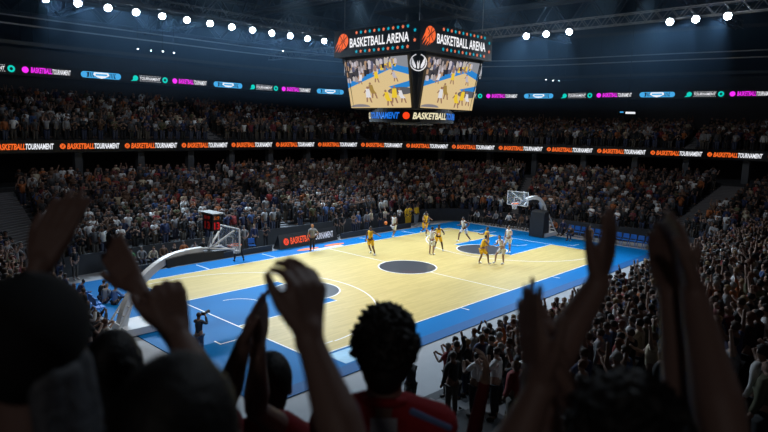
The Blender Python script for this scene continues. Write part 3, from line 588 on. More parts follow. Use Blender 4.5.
def joints(aL='down', aR='down', lL='stand', lR='stand', lean=0, drop=0, lat=0):
    V = [(0, 0, .95), (0, 0, 1.12), (0, .01, 1.30), (0, 0, 1.44), (0, .005, 1.52), (0, .02, 1.60), (0, .02, 1.71)]
    R = [.125, .115, .135, .085, .05, .078, .082]; E = [(0, 1), (1, 2), (2, 3), (3, 4), (4, 5), (5, 6)]
    for s, a in ((-1, ARM[aL]), (1, ARM[aR])):
        b = len(V); V.append((s*.165, 0, 1.42)); R.append(.062)
        for q, r in zip(a, (.045, .032, .036)): V.append((s*q[0], q[1], q[2])); R.append(r)
        E += [(3, b), (b, b+1), (b+1, b+2), (b+2, b+3)]
    for s, a in ((-1, LEG[lL]), (1, LEG[lR])):
        b = len(V); V.append((s*.09, 0, .88)); R.append(.095)
        for q, r in zip(a, (.062, .042, .038)): V.append((s*q[0], q[1], q[2])); R.append(r)
        E += [(0, b), (b, b+1), (b+1, b+2), (b+2, b+3)]
    c, s_ = math.cos(lean), math.sin(lean); W_ = []
    for i, (x, y, z) in enumerate(V):
        if i < 7 and i > 0 or 7 <= i < 15: dz = z-.95; y, z = y*c+dz*s_, .95+dz*c-y*s_; x += lat*dz
        W_.append(Vector((x, y, z-drop)))
    return W_, E, R
def sub(V, E, R, idx, grow, sub_=1, root=0):
    mp = {k: i for i, k in enumerate(idx)}; return skin_mesh([V[k] for k in idx], [(mp[a], mp[b]) for a, b in E if a in mp and b in mp], [R[k]+grow for k in idx], sub_, mp.get(root, 0))
def lerp(a, b, f): return a+(b-a)*f
def figure(pose, sleeves='short', legs='long', lod=1):
    V, E, R = joints(**pose); out = {}
    out['body'] = skin_mesh(V, E, R, lod)
    Vs, Es, Rs = list(V), list(E), list(R)
    # shirt: torso plus part of the arms
    idx = [0, 1, 2, 3]; VV = [V[0]+Vector((0, 0, -.04)), V[1], V[2], V[3]+Vector((0, 0, .01))]; RR = [.14, .13, .152, .088]; EE = [(0, 1), (1, 2), (2, 3)]
    for b in (7, 11):
        n = len(VV); VV.append(V[b]); RR.append(.074); EE.append((3, n))
        if sleeves == 'none': continue
        if sleeves == 'short': VV.append(lerp(V[b], V[b+1], .62)); RR.append(.062); EE.append((n, n+1))
        else: VV += [V[b+1], lerp(V[b+1], V[b+2], .93)]; RR += [.058, .045]; EE += [(n, n+1), (n+1, n+2)]
    out['shirt'] = skin_mesh(VV, EE, RR, lod)
    VV = [V[0]+Vector((0, 0, .03))]; RR = [.135]; EE = []
    for b in (15, 19):
        n = len(VV); VV.append(V[b]); RR.append(.108); EE.append((0, n))
        if legs == 'shorts': VV.append(lerp(V[b], V[b+1], .85)); RR.append(.098); EE.append((n, n+1))
        else: VV += [V[b+1], lerp(V[b+1], V[b+2], .93)]; RR += [.075, .058]; EE += [(n, n+1), (n+1, n+2)]
    out['trousers'] = skin_mesh(VV, EE, RR, lod)
    for b in (15, 19): a, c = V[b+2], V[b+3]; bm = NB(); tube(bm, a+Vector((0, 0, -.02)), c, .055, .045, 6 if lod else 4); out['shoe%d' % b] = bm2(bm)
    h = V[5]; hd = (V[6]-V[5]).normalized(); bm = NB(); ball(bm, V[5]+hd*.075+Vector((0, -.014, 0)), .1, (.86, .98, 1.0), 2 if lod else 1)
    rem = [v for v in bm.verts if (v.co-V[5]).y > .055 and (v.co-V[5]).z < .125 or (v.co-V[5]).dot(hd) < -.015]; bmesh.ops.delete(bm, geom=rem, context='VERTS'); out['hair'] = bm2(bm)
    for k in out: out[k].shade_smooth() if lod else None
    return out
SKINS = dict(light=(.36, .22, .165), tan=(.22, .13, .095), brown=(.16, .075, .045), dark=(.07, .035, .022))
HAIRS = dict(black=(.010, .009, .009), brown=(.045, .024, .014), blond=(.28, .18, .08), grey=(.22, .21, .20), auburn=(.13, .045, .02))
TOPS = dict(white=(.70, .70, .70), grey=(.24, .24, .25), black=(.013, .013, .015), navy=(.02, .03, .09), orange=(.40, .12, .035), red=(.26, .03, .03), brown=(.13, .07, .04), cream=(.50, .42, .30), teal=(.03, .19, .20), maroon=(.13, .015, .025), blue=(.05, .10, .24), olive=(.10, .10, .05), charcoal=(.05, .05, .055))
PANTS = [(.015, .015, .02), (.03, .04, .08), (.08, .07, .06), (.02, .02, .02), (.05, .06, .10)]
def person(name, label, cat, F, loc, rz, top, pants, skin, hair, shoes=(.5, .5, .5), group=None, scale=1, names=None):
    if not F['body'].materials:
        for k, m in (('body', 'skin'), ('shirt', 'cloth'), ('trousers', 'cloth'), ('shoe15', 'cloth'), ('shoe19', 'cloth'), ('hair', 'hair')): F[k].materials.append(M[m])
    b = obj(name, F['body'], None, None, loc, rz, color=skin, label=label, category=cat); wd = 1.12 if name in ('spectator', 'basketball_player', 'referee') else 1; b.scale = (scale*wd, scale*wd, scale)
    if group: b['group'] = group
    n = dict(shirt='shirt', trousers='trousers', shoe15='shoe', shoe19='shoe', hair='hair'); n.update(names or {})
    for k, c in (('shirt', top), ('trousers', pants), ('shoe15', shoes), ('shoe19', shoes), ('hair', hair)):
        if k in F and c is not None: obj(n[k], F[k], None, b, color=c)
    return b
def face(x, y, tx, ty): return math.atan2(ty-y, tx-x)-math.pi/2
YEL, WHT = (.80, .46, .015), (.72, .72, .72)
JN = dict(shirt='jersey', trousers='shorts')
PL = [ # colour, x, y, facing deg, pose, label, skin
    ('y', .8, 4.1, 200, dict(aL='out', aR='down', lL='wide', lR='push'), 'player in yellow kit alone near the halfway line facing the ball', 'brown'),
    ('w', 6.5, 7.2, 20, dict(aL='runf', aR='run', lL='fwd', lR='back', lean=.15), 'player in white kit running along the far sideline by the orange ball', 'brown'),
    ('y', 9.3, 6.3, 250, dict(aL='guard', aR='guard', lL='stand', lR='back', lean=.1), 'player in yellow kit at the far sideline below the yellow-shirted bench players', 'brown'),
    ('w', 4.0, 1.3, 20, dict(aL='vee', aR='guard', lL='stand', lR='stand'), 'player in white kit with one arm raised beside the centre circle', 'light'),
    ('y', 5.4, 1.85, 225, dict(aL='guard', aR='run', lL='wide', lR='push', lean=.25), 'player in yellow kit half hidden behind the white player at the centre circle', 'dark'),
    ('w', 9.7, 2.7, 170, dict(aL='run', aR='runf', lL='push', lR='fwd', lean=.2), 'player in white kit running just left of the far dark key circle', 'brown'),
    ('y', 7.0, -1.2, 140, dict(aL='down', aR='guard', lL='wide', lR='stand'), 'player in yellow kit standing over the dark key circle behind a team mate', 'tan'),
    ('y', 4.1, -2.75, 330, dict(aL='guard', aR='guard', lL='wide', lR='fwd', lean=.3), 'player in yellow kit crouching with white shoes nearest the camera', 'tan'),
    ('w', 5.3, -3.55, 160, dict(aL='guard', aR='clap', lL='stand', lR='fwd', lean=.35), 'player in white kit bending forward next to the crouching yellow player', 'light'),
    ('w', 8.7, -1.9, 175, dict(aL='guard', aR='down', lL='stand', lR='wide', lean=.05), 'player in white kit upright in the right key under the hoop', 'light')]
for c, x, y, dg, po, lb, sk in PL:
    person('basketball_player', lb, 'player', figure(po, 'none', 'shorts'), (x, y, .025), math.radians(dg-90), YEL if c == 'y' else WHT, YEL if c == 'y' else WHT, SKINS[sk], HAIRS['black'], (.8, .8, .8), 'players on the court', 1.12, JN)
bm = NB(); ball(bm, (0, 0, 0), .135, sub=3); obj('basketball', bm, M['ball'], None, (5.75, 7.35, 1.3), smooth=True, label='orange basketball bouncing beside the white player on the far sideline', category='ball')
person('referee', 'referee in grey shirt and black trousers in front of the black advert board', 'referee', figure(dict(aL='down', aR='hip', lL='stand', lR='fwd', lean=.05)), (-1.5, 7.5, .025), math.radians(-30), (.28, .28, .30), PANTS[0], SKINS['light'], (.5, .18, .05), (.01, .01, .01), None, 1.08)
person('referee', 'referee in brown top standing at the right baseline near the court corner', 'referee', figure(dict(aL='down', aR='down')), (14.3, -5.3, .025), math.radians(80), (.12, .08, .06), PANTS[0], SKINS['tan'], HAIRS['black'], (.01, .01, .01), None, 1.05)
person('camera_operator', 'person in black with legs apart on the far sideline under the left hoop', 'person', figure(dict(aL='guard', aR='guard', lL='wide', lR='wide'), 'long'), (-6.9, 8.3, .025), math.radians(-20), TOPS['black'], PANTS[0], SKINS['tan'], HAIRS['black'], (.01, .01, .01), None, 1.06)
person('photographer', 'photographer in dark top aiming a long black lens inside the left baseline', 'person', figure(dict(aL='camera', aR='camera'), 'long'), (-17.0, -4.6, .025), math.radians(-62), (.05, .06, .08), (.10, .13, .2), SKINS['light'], HAIRS['brown'], (.05, .05, .05), None, 1.0)
t = thing('camera', 'black camera with long lens held by the photographer', 'camera', (-17.0+.33*.9, -4.6+.33*.5, 1.64), math.radians(28))
bm = NB(); box(bm, (0, 0, 0), (.08, .15, .11)); obj('camera_body', bm, M['black'], t); bm = NB(); tube(bm, (.04, 0, 0), (.36, 0, 0), .045, .065, 12); obj('lens', bm, M['black'], t)
SF = figure(dict(aL='guard', aR='guard', lL='floor', lR='floor', lean=.2, drop=.80), 'long'); SF2 = figure(dict(aL='lap', aR='lap', lL='floor', lR='floor', lean=.35, drop=.80), 'long')
for x, y, c, h, F, lb in ((-16.6, 5.5, 'black', 'brown', SF2, 'photographer in black sitting on the blue floor, farthest of three'), (-16.75, 4.75, 'grey', 'blond', SF2, 'photographer in grey top sitting on the blue floor, middle of three'), (-16.5, 4.2, 'blue', 'brown', SF, 'photographer in pale blue shirt sitting on the blue floor, nearest the hoop')):
    col = {'black': TOPS['black'], 'grey': (.22, .25, .28), 'blue': (.12, .2, .36)}[c]
    person('photographer', lb, 'person', F, (x, y, .03), math.radians(-60), col, PANTS[1] if c != 'blue' else PANTS[0], SKINS['light'], HAIRS[h], (.3, .3, .3), 'photographers sitting behind the left baseline')
SIT = [figure(dict(aL=a, aR=b, lL='sit', lR='sit', drop=.42, lean=l), s) for a, b, l, s in (('lap', 'lap', .1, 'long'), ('clap', 'clap', .3, 'short'), ('hip', 'lap', -.05, 'long'), ('lap', 'guard', .45, 'long'))]
STAND = {k: figure(dict(aL=a, aR=b), s) for k, a, b, s in (('arms at the sides', 'down', 'down', 'long'), ('hands clapping', 'clap', 'clap', 'short'), ('hand on hip', 'hip', 'down', 'short'), ('both arms raised', 'up', 'vee', 'short'), ('left fist raised', 'up', 'clap', 'short'), ('right fist raised', 'down', 'up', 'long'), ('hands clapping overhead', 'high', 'high', 'long'), ('arms spread high', 'vee', 'vee', 'short'))}
r3 = random.Random(11)
cn = lambda: r3.choice(['white', 'grey', 'black', 'navy', 'black', 'brown', 'cream', 'black'])
def side_person(x, y, rz, F, word, top, where, group, hair=None, trou=None, sc=1.0, z=0):
    h = hair or r3.choice(list(HAIRS)); 
    return person('courtside_person', '%s person, %s top, %s hair, %s' % (word, top, h, where), 'person', F, (x, y, z), rz, TOPS[top] if top in TOPS else (.05, .30, .12), trou or r3.choice(PANTS), SKINS[r3.choice(['light', 'tan', 'brown', 'light'])], HAIRS[h], (.4, .4, .4) if r3.random() < .4 else (.02, .02, .02), group, sc)
bt = ['black', 'green', 'grey', 'cream', 'brown', 'black', 'orange', 'grey', 'black', 'navy']
for i in range(10):
    x = -13.6+i*.68; side_person(x, 10.5, math.pi-.2, SIT[i % 4], 'seated', bt[i], '%s on the left bench' % ORD[i], 'people seated on the left bench')
b = thing('team_bench', 'long dark bench under the seated people on the left far side', 'bench', (-10.5, 10.45, 0))
bm = NB(); box(bm, (0, 0, .43), (7.2, .4, .06)); obj('seat', bm, M['black'], b)
for x in (-3.3, -1.1, 1.1, 3.3): bm = NB(); box(bm, (x, 0, .2), (.06, .36, .4)); obj('leg', bm, M['black'], b)
for i in range(15):
    y = 8.3-i*.66
    if i in (11,): continue
    side_person(18.75, y, math.pi/2, SIT[(i*3) % 4], 'seated', ['black', 'white', 'black', 'navy', 'grey', 'black', 'white', 'black', 'brown', 'black', 'white', 'black', 'grey', 'orange', 'navy'][i], '%s from the far corner at right end' % ORD[i], 'people seated at the right end')
b = thing('team_bench', 'long dark bench under the seated people behind the right baseline', 'bench', (18.8, 3.7, 0))
bm = NB(); box(bm, (0, 0, .43), (.4, 10, .06)); obj('seat', bm, M['black'], b)
for y in (-4.6, -1.5, 1.5, 4.6): bm = NB(); box(bm, (0, y, .2), (.36, .06, .4)); obj('leg', bm, M['black'], b)
ks = list(STAND)
for i, (x, y, top, k) in enumerate([(-16.9, 10.3, 'black', 0), (-16.1, 10.3, 'black', 2), (-5.6, 10.4, 'black', 0), (-5.0, 10.6, 'grey', 2), (-4.1, 10.7, 'navy', 0), (-3.2, 10.6, 'black', 1), (3.5, 10.6, 'black', 0), (4.2, 10.7, 'black', 2), (5.3, 10.5, 'brown', 1), (6.0, 10.7, 'blue', 0), (6.8, 10.5, 'grey', 0), (7.6, 10.8, 'cream', 2), (8.4, 10.5, 'black', 0), (9.2, 10.7, 'cream', 1), (10.0, 10.7, 'black', 0), (10.9, 10.6, 'white', 1)]):
    side_person(x, y, math.pi+r3.uniform(-.4, .4), STAND[ks[k]], 'standing', top, ('far side, left of the bench, %s' % ORD[i] if i < 2 else 'far side, %s right of the bench' % ORD[i-2] if i < 6 else 'far side, %s right of the advert board' % ORD[i-6]), 'people standing behind the far sideline', sc=1.03)
for i, (x, y) in enumerate([(11.6, 10.3), (12.2, 10.5), (12.7, 10.2), (13.2, 10.5)]):
    person('substitute_player', 'substitute in yellow shirt standing at the far corner, %s from the left' % ORD[i], 'player', STAND[ks[(0, 1, 3, 0)[i]]], (x, y, 0), math.pi+.1, YEL, YEL if i < 2 else (.3, .32, .35), SKINS['brown'], HAIRS['black'], (.7, .7, .7), 'yellow substitutes at the far corner', 1.08, JN)
side_person(14.0, 10.2, math.pi-.3, SIT[1], 'seated', 'white', 'at the far court corner beside the substitutes', 'people seated at the right end', 'black', WHT)
side_person(17.0, -2.6, math.pi/2, SIT[3], 'seated', 'brown', 'right of the right hoop stand', 'people seated at the right end', 'blond')
side_person(-15.4, .9, -math.pi/2-.3, SIT[3], 'crouching', 'cream', 'beside the left hoop base', 'people around the left hoop', 'auburn')
for i, (x, y, c) in enumerate([(-17.9, 6.6, 'navy'), (-17.95, 7.4, 'grey'), (-17.85, 8.2, 'brown'), (-17.8, 5.2, 'navy')]): side_person(x, y, -math.pi/2, SIT[i % 4], 'seated', c, 'on the blue chairs left of the photographers, %s' % ORD[i], 'people seated at the left end')

for i in range(14):
    x, y = -18.75-.62*(i % 2)+.1*math.sin(i*3), 1.7+i*.5
    side_person(x, y, -math.pi/2+r3.uniform(-.5, .2), SIT[i % 4] if i % 2 == 0 and i > 2 else STAND[ks[(0, 2, 1)[i % 3]]], 'seated' if i % 2 == 0 and i > 2 else 'standing', ('black', 'black', 'navy', 'white', 'grey', 'black', 'brown', 'black', 'cream', 'navy', 'black', 'grey', 'black', 'orange')[i], 'left end floor, %s from the covered equipment' % ORD[i], 'people on the floor at the left end')

# ------------------------------------------------------------------ the crowd
LP = [figure(dict(aL=a, aR=b, lean=l, lat=lt), s, lod=0) for a, b, l, lt, s in (('down', 'down', 0, 0, 'long'), ('clap', 'clap', .05, .05, 'short'), ('up', 'up', 0, 0, 'short'), ('vee', 'down', 0, .06, 'short'), ('high', 'high', .05, 0, 'long'), ('hip', 'down', 0, -.08, 'short'), ('lap', 'clap', .12, .05, 'long'), ('down', 'down', .05, -.05, 'short'))]
def arr(me):
    me.calc_loop_triangles()
    v = np.empty(len(me.vertices)*3, np.float32); me.vertices.foreach_get('co', v); n = len(me.loop_triangles); t = np.empty(n*3, np.int32); me.loop_triangles.foreach_get('vertices', t); return v.reshape(-1, 3), t.reshape(-1, 3)
LPA = [{k: arr(m) for k, m in F.items()} for F in LP]
seats = []
def fill(P, Z, n, s0, s1, aisles, tier, gap=.64):
    for k in range(n):
        ss = np.linspace(s0, s1, 1600); Q = np.array([P(s, (k+.45)/n)[:2] for s in ss]); L = np.concatenate([[0], np.cumsum(np.linalg.norm(np.diff(Q, axis=0), axis=1))]); d = random.random()*.5
        while d < L[-1]:
            s = float(np.interp(d, L, ss)); d += (.50 if 11 < s < 15 and tier == 'low' else gap)*random.uniform(.86, 1.2)
            if any(a-.012 < s < b+.012 for a, b in aisles): continue
            if random.random() < .05: continue
            x, y = float(np.interp(s, ss, Q[:, 0])), float(np.interp(s, ss, Q[:, 1])); p0 = P(s, 0); p1 = P(s, 1)
            ang = math.atan2(p0.y-p1.y, p0.x-p1.x) if not (tier == 'low' and 11.4 < s < 14.6) else math.pi/2
            seats.append((x+random.uniform(-.08, .08), y+random.uniform(-.1, .1), Z(s, k), ang-math.pi/2+random.uniform(-.35, .35), tier, s, k))
fill(low, z1, N1, 0, 15.3, AIS1, 'low'); fill(upp, z2, N2, 1.6, 11.4, AIS2, 'up')
seats = [q for q in seats if not (14.12 < q[5] < 15.4) and (Vector(q[:3])-Vector((CP.x, CP.y, 5))).length > 7.6]
vis = []
for q in seats:
    u, v, z = prj((q[0], q[1], q[2]+1.5))
    if z > 0 and -60 < u < 830 and -60 < v < 520: vis.append((z, q, u, v))
FGZ = [(110, 250, 355, 440), (0, 80, 300, 440), (347, 423, 302, 440), (270, 468, 395, 440), (250, 292, 350, 440), (92, 148, 330, 440), (515, 580, 285, 440), (675, 732, 300, 440), (560, 680, 392, 440), (290, 340, 262, 440), (655, 700, 225, 330)]
cand = sorted([w for w in vis if 0 < w[2] < 768 and 150 < w[3] < 436 and not any(a < w[2] < b and c < w[3] < d for a, b, c, d in FGZ)], key=lambda w: w[0])
chosen = cand[:285]; cs = {id(w[1]) for w in chosen}
def place(q):
    x, y, s = q[0], q[1], q[5]
    if s > 11.2 or s < .2 or s > 14.6:
        if s < 1 or s > 15: return 'left end stand'
        return 'near stand, %s' % ('right corner' if x > 9 else 'halfway line' if x > -1.5 else 'left half' if x > -10 else 'left corner')
    return 'left end stand' if s < 2.4 else 'far stand' if s < 7 else 'right end stand'
seen = set(); palette = ['white', 'grey', 'black', 'black', 'navy', 'black', 'grey', 'brown', 'cream', 'white', 'orange', 'maroon', 'black', 'black', 'grey', 'olive', 'charcoal', 'charcoal', 'black', 'black', 'charcoal', 'navy', 'red', 'white', 'blue']
poses = ['arms at the sides', 'hands clapping', 'both arms raised', 'left fist raised', 'right fist raised', 'hands clapping overhead', 'arms spread high', 'hand on hip', 'arms at the sides', 'hands clapping']
for z, q, u, v in chosen:
    for _ in range(60):
        top, h, po = random.choice(palette), random.choice(['black', 'brown', 'brown', 'blond', 'grey', 'auburn', 'black']), random.choices(poses, [5, 5, 1.2, 2, 2, 1.6, .8, 2, 5, 4])[0]
        lab = 'fan in %s top, %s hair, %s, row %s of %s' % (top, h, po.replace('at the sides', 'down'), ORD[min(q[6], 15)], place(q))
        if lab not in seen: break
    seen.add(lab); 
    person('spectator', lab, 'person', STAND[po], q[:3], q[3], TOPS[top], random.choice(PANTS), SKINS[random.choice(['light', 'light', 'tan', 'brown'])], HAIRS[h], (.05, .05, .05), 'standing fans in %s' % ('the near stand' if 'near' in place(q) else 'the ' + place(q)), random.uniform(1.0, 1.1))
# everyone else: one mass
pal = np.array([TOPS[k] for k in ['white', 'white', 'white', 'grey', 'grey', 'grey', 'cream', 'brown', 'orange', 'maroon', 'olive', 'navy', 'navy', 'blue', 'red'] + ['black']*11 + ['charcoal']*6], np.float32)
skp = np.array([SKINS[k] for k in ('light', 'light', 'tan', 'brown')], np.float32)*.75; hp_ = np.array(list(HAIRS.values()), np.float32)*1.0; pp = np.array(PANTS, np.float32)
VV, TT, CC = [], [], []; off = 0
for z, q, u, v in vis:
    if id(q) in cs: continue
    tpl = LPA[RNG.choice(8, p=[.2, .2, .08, .08, .12, .1, .12, .1])]; c, s_ = math.cos(q[3]), math.sin(q[3]); sc = RNG.uniform(.92, 1.04)
    cols = dict(body=skp[RNG.integers(4)], shirt=pal[RNG.integers(len(pal))]*RNG.uniform(.7, 1.15), trousers=pp[RNG.integers(5)], hair=hp_[RNG.integers(5)], shoes=np.array((.05, .05, .05), np.float32))
    for k, (vv, tt) in tpl.items():
        if k[:4] == 'shoe': continue
        w = np.empty_like(vv); w[:, 0] = (vv[:, 0]*c-vv[:, 1]*s_)*sc+q[0]; w[:, 1] = (vv[:, 0]*s_+vv[:, 1]*c)*sc+q[1]; w[:, 2] = vv[:, 2]*sc+q[2]
        VV.append(w); TT.append(tt+off); CC.append(np.broadcast_to(np.append(cols[k], 1).astype(np.float32), (len(vv), 4))); off += len(vv)
VV = np.concatenate(VV); TT = np.concatenate(TT); CC = np.concatenate(CC); print('CROWD', len(vis), len(VV), len(TT), 'chosen max depth', chosen[-1][0])
me = bpy.data.meshes.new('crowd'); me.vertices.add(len(VV)); me.vertices.foreach_set('co', VV.ravel()); me.loops.add(TT.size); me.loops.foreach_set('vertex_index', TT.ravel().astype(np.int32))
me.polygons.add(len(TT)); me.polygons.foreach_set('loop_start', np.arange(0, TT.size, 3, dtype=np.int32)); me.polygons.foreach_set('loop_total', np.full(len(TT), 3, np.int32)); me.update(calc_edges=True)
a = me.color_attributes.new('Col', 'FLOAT_COLOR', 'POINT'); a.data.foreach_set('color', CC.ravel())
obj('crowd', me, M['crowd'], kind='stuff', label='dense crowd of standing spectators filling the distant stands')

# ------------------------------------------------------------------ people on the terrace right in front of the camera
FH = Vector((math.cos(YAW), math.sin(YAW), 0)); RH = Vector((R0.x, R0.y, 0)).normalized(); UZ = Vector((0, 0, 1))
def terr(name, d0, d1, z, zb):
    bm = NB(); c = CP+FH*((d0+d1)/2)+RH*0; box(bm, (0, 0, (z+zb)/2), (d1-d0, 9, z-zb)); obj(name, bm, M['step'], None, (c.x, c.y, 0), YAW, kind='structure')
ZR = {'a': 6.55, 'b': 6.2, 'c': 4.45}
terr('floor_terrace_back', -1.2, 1.62, ZR['a'], 3.5); terr('floor_terrace_middle', 1.62, 3.2, ZR['b'], 3.0); terr('floor_terrace_front', 3.2, 6.6, ZR['c'], 1.5)
def remesh(bm, vs=.007, smooth=3):
    o = obj('rm', bm); m = o.modifiers.new('r', 'REMESH'); m.mode = 'VOXEL'; m.voxel_size = vs
    if smooth: k = o.modifiers.new('s', 'SMOOTH'); k.iterations = smooth; k.factor = .5
    bpy.context.view_layer.update(); me = evalmesh(o); me.shade_smooth(); return me
def cap(bm, a, b, r0, r1): tube(bm, a, b, r0, r1, 12); ball(bm, a, r0*.995, sub=2); ball(bm, b, r1*.995, sub=2)
def hand(bm, w, tip, pn, thumb, curl=.15, spread=1.0, sc=1.0, bend=None):
    a = (Vector(tip)-Vector(w)).normalized(); n = (pn-a*pn.dot(a)).normalized(); b = a.cross(n).normalized(); w = Vector(w)
    cap(bm, w-a*.01, w+a*.015, .027*sc, .026*sc)
    for i in range(4):
        base = w+a*.012+b*(-.015+.010*i)*sc; kn = w+a*(.094-.004*abs(i-1.2))*sc+b*(-.0315+.021*i)*sc
        cap(bm, base, kn, .0155*sc, .0125*sc); ln = (.074, .084, .078, .06)[i]; q = kn; cu = curl if bend is None else bend[i]; dr = (a+b*(-.13+.087*i)*spread).normalized(); rr = (.0105, .0092, .0082, .007)
        for k, fr in enumerate((.45, .30, .25)):
            dr = (dr*math.cos(cu*(1.0+.3*k))+n*math.sin(cu*(1.0+.3*k))).normalized(); e = q+dr*ln*fr*sc*1.15; cap(bm, q, e, rr[k]*sc, rr[k+1]*sc); q = e
    t = b*thumb; q = w+a*.018*sc+t*.018*sc; pts = [q, q+(a*.035+t*.028+n*.012)*sc, q+(a*.066+t*.042+n*.020)*sc, q+(a*.092+t*.046+n*.028)*sc]
    for k in range(3): cap(bm, pts[k], pts[k+1], (.018, .0135, .011)[k]*sc, (.0135, .011, .009)[k]*sc)
def limb(bm, sh, el, wr, sc=1):
    sh, el, wr = Vector(sh), Vector(el), Vector(wr); cap(bm, sh, lerp(sh, el, .45), .052*sc, .05*sc); cap(bm, lerp(sh, el, .45), el, .05*sc, .038*sc)
    cap(bm, el, lerp(el, wr, .3), .039*sc, .045*sc); cap(bm, lerp(el, wr, .3), lerp(el, wr, .7), .045*sc, .033*sc); cap(bm, lerp(el, wr, .7), wr, .033*sc, .0265*sc)
def fan(label, hc, row, arms, top, hair='short', haircol=(.012, .011, .011), skin=(.30, .185, .155), yaw=0, sleeve='short', tilt=0, extras=None, pants=PANTS[1], tall=1.0):
    """hc: head centre point; arms: list of (side, elbow, wrist, tip, palm normal, thumb sign, kwargs)"""
    c = math.cos(yaw); f = (FH*c-RH*math.sin(yaw)).normalized(); r = f.cross(UZ).normalized(); zf = ZR[row]
    H = lambda x, y, z: hc+r*x+f*y+UZ*z
    q = Matrix((r, f, UZ)).transposed(); bm = NB()
    ball(bm, H(0, -.005, .02), 1, (.077, .098, .105), 3, q); ball(bm, H(0, .03, -.055), 1, (.058, .068, .072), 3, q); ball(bm, H(0, .085, -.105), .024); cap(bm, H(0, .088, .005), H(0, .112, -.03), .010, .014)
    for s in (-1, 1): ball(bm, H(s*.08, .0, -.015), 1, (.010, .020, .033), 2, q); ball(bm, H(s*.03, .075, .012), .019); cap(bm, H(s*.012, .098, -.068), H(s*.0, .101, -.068), .008, .009)
    cap(bm, H(0, -.02, -.06), H(0, -.035, -.19), .058, .062)
    S_ = {s: H(s*.175, -.03, -.25) for s in (-1, 1)}; tz = hc.z-zf
    for s in (-1, 1): cap(bm, H(s*.03, -.035, -.17), S_[s]+UZ*.015, .05, .058)
    ball(bm, H(0, -.02, -.40), 1, (.175, .115, .21), 3, q); ball(bm, H(0, -.02, -.62), 1, (.15, .11, .2), 3, q); ball(bm, H(0, -.03, -.80), 1, (.165, .125, .15), 3, q)
    for s in (-1, 1):
        hip = H(s*.09, -.02, -.85); kn = Vector((hip.x, hip.y, zf+.28*tz))+r*s*.03; an = Vector((kn.x, kn.y, zf+.08))
        cap(bm, hip, kn, .09, .058); cap(bm, kn, an, .056, .04); cap(bm, an-UZ*.03, an+f*.17-UZ*.045, .042, .034)
    done = {a[0] for a in arms}
    for s in (-1, 1):
        if s not in done: arms = arms+[(s, S_[s]+r*s*.05-UZ*.29-f*.02, S_[s]+r*s*.04-UZ*.5+f*.1, S_[s]+r*s*.04-UZ*.68+f*.14, -r*s, 1, {})]
    for s, el, wr, tip, pn, th, kw in arms: limb(bm, S_[s], el, wr, kw.pop('asc', 1)); hand(bm, wr, tip, pn, th, **kw)
    b = obj('person', remesh(bm), M['skin'], color=skin, label=label, category='person')
    # clothing
    bm = NB()
    for s in (-1, 1): cap(bm, H(s*.05, -.038, -.178), S_[s]+UZ*.012, .060, .076)
    ball(bm, H(0, -.02, -.40), 1, (.195, .135, .225), 3, q); ball(bm, H(0, -.02, -.62), 1, (.172, .13, .22), 3, q); ball(bm, H(0, -.03, -.80), 1, (.185, .145, .14), 3, q)
    for s, el, wr, tip, pn, th, kw in arms:
        if sleeve == 'short': cap(bm, S_[s], lerp(S_[s], Vector(el), .6), .068, .062)
        else: cap(bm, S_[s], Vector(el), .066, .054); cap(bm, Vector(el), lerp(Vector(el), Vector(wr), .93), .055, .040)
    obj('shirt', remesh(bm, .008, 4), M['cloth'], b, color=top)
    bm = NB()
    for s in (-1, 1):
        hip = H(s*.09, -.02, -.85); kn = Vector((hip.x, hip.y, zf+.28*tz))+r*s*.03; an = Vector((kn.x, kn.y, zf+.08)); cap(bm, hip, kn, .105, .073); cap(bm, kn, an, .072, .06)
    obj('trousers', remesh(bm, .012, 3), M['cloth'], b, color=pants)
    # hair
    bm = NB(); rr = random.Random(len(label)*7+3)
    core = (.084, .106, .112) if hair not in ('hat', 'smooth', 'curly') else (.091, .113, .119) if hair != 'hat' else (.088, .112, .105)
    ball(bm, H(0, -.018, .032), 1, core, 4, q)
    if hair in ('short', 'smooth', 'curly', 'long'): ball(bm, H(0, -.045, -.04), 1, (.074, .078, .085), 3, q)
    cut = [v for v in bm.verts if ((v.co-hc).dot(f) > .058 and (v.co-hc).z < .055)]; bmesh.ops.delete(bm, geom=cut, context='VERTS'); bmesh.ops.holes_fill(bm, edges=bm.edges)
    if hair == 'long':
        for k in range(60):
            a = rr.uniform(-2.6, 2.6)-math.pi/2; p0 = H(.08*math.cos(a), -.02+.085*math.sin(a), rr.uniform(-.03, .05))
            if (p0-hc).dot(f) > .04: continue
            cap(bm, p0, p0-UZ*rr.uniform(.14, .27)+(p0-hc)*.25, .018, .012)
    if hair == 'curly':
        for k in range(1100):
            d = Vector((rr.gauss(0, 1), rr.gauss(0, 1), rr.gauss(0, 1))).normalized()
            if d.z < -.72 or (d.y > .35 and d.z < .25): continue
            R_ = (.099, .118, .126) if d.z > -.25 else (.084, .10, .115); p0 = H(d.x*R_[0], -.018+d.y*R_[1], .03+d.z*R_[2]+.0); ro = rr.uniform(.006, .014)
            p0 += (p0-hc).normalized()*rr.uniform(-.002, .012); ball(bm, p0, ro, sub=1)
            if k % 3 == 0: cap(bm, p0, p0+Vector((rr.uniform(-1, 1), rr.uniform(-1, 1), rr.uniform(-.3, 1)))*.022, ro*.6, ro*.4)
    if hair == 'short':
        for k in range(150):
            d = Vector((rr.gauss(0, 1), rr.gauss(0, 1), rr.gauss(0, 1))).normalized()
            if d.z < -.5 or (d.y > .4 and d.z < .35): continue
            p0 = H(d.x*.083, -.018+d.y*.104, .032+d.z*.11); cap(bm, p0, p0-UZ*.02+d*.012, .012, .006)
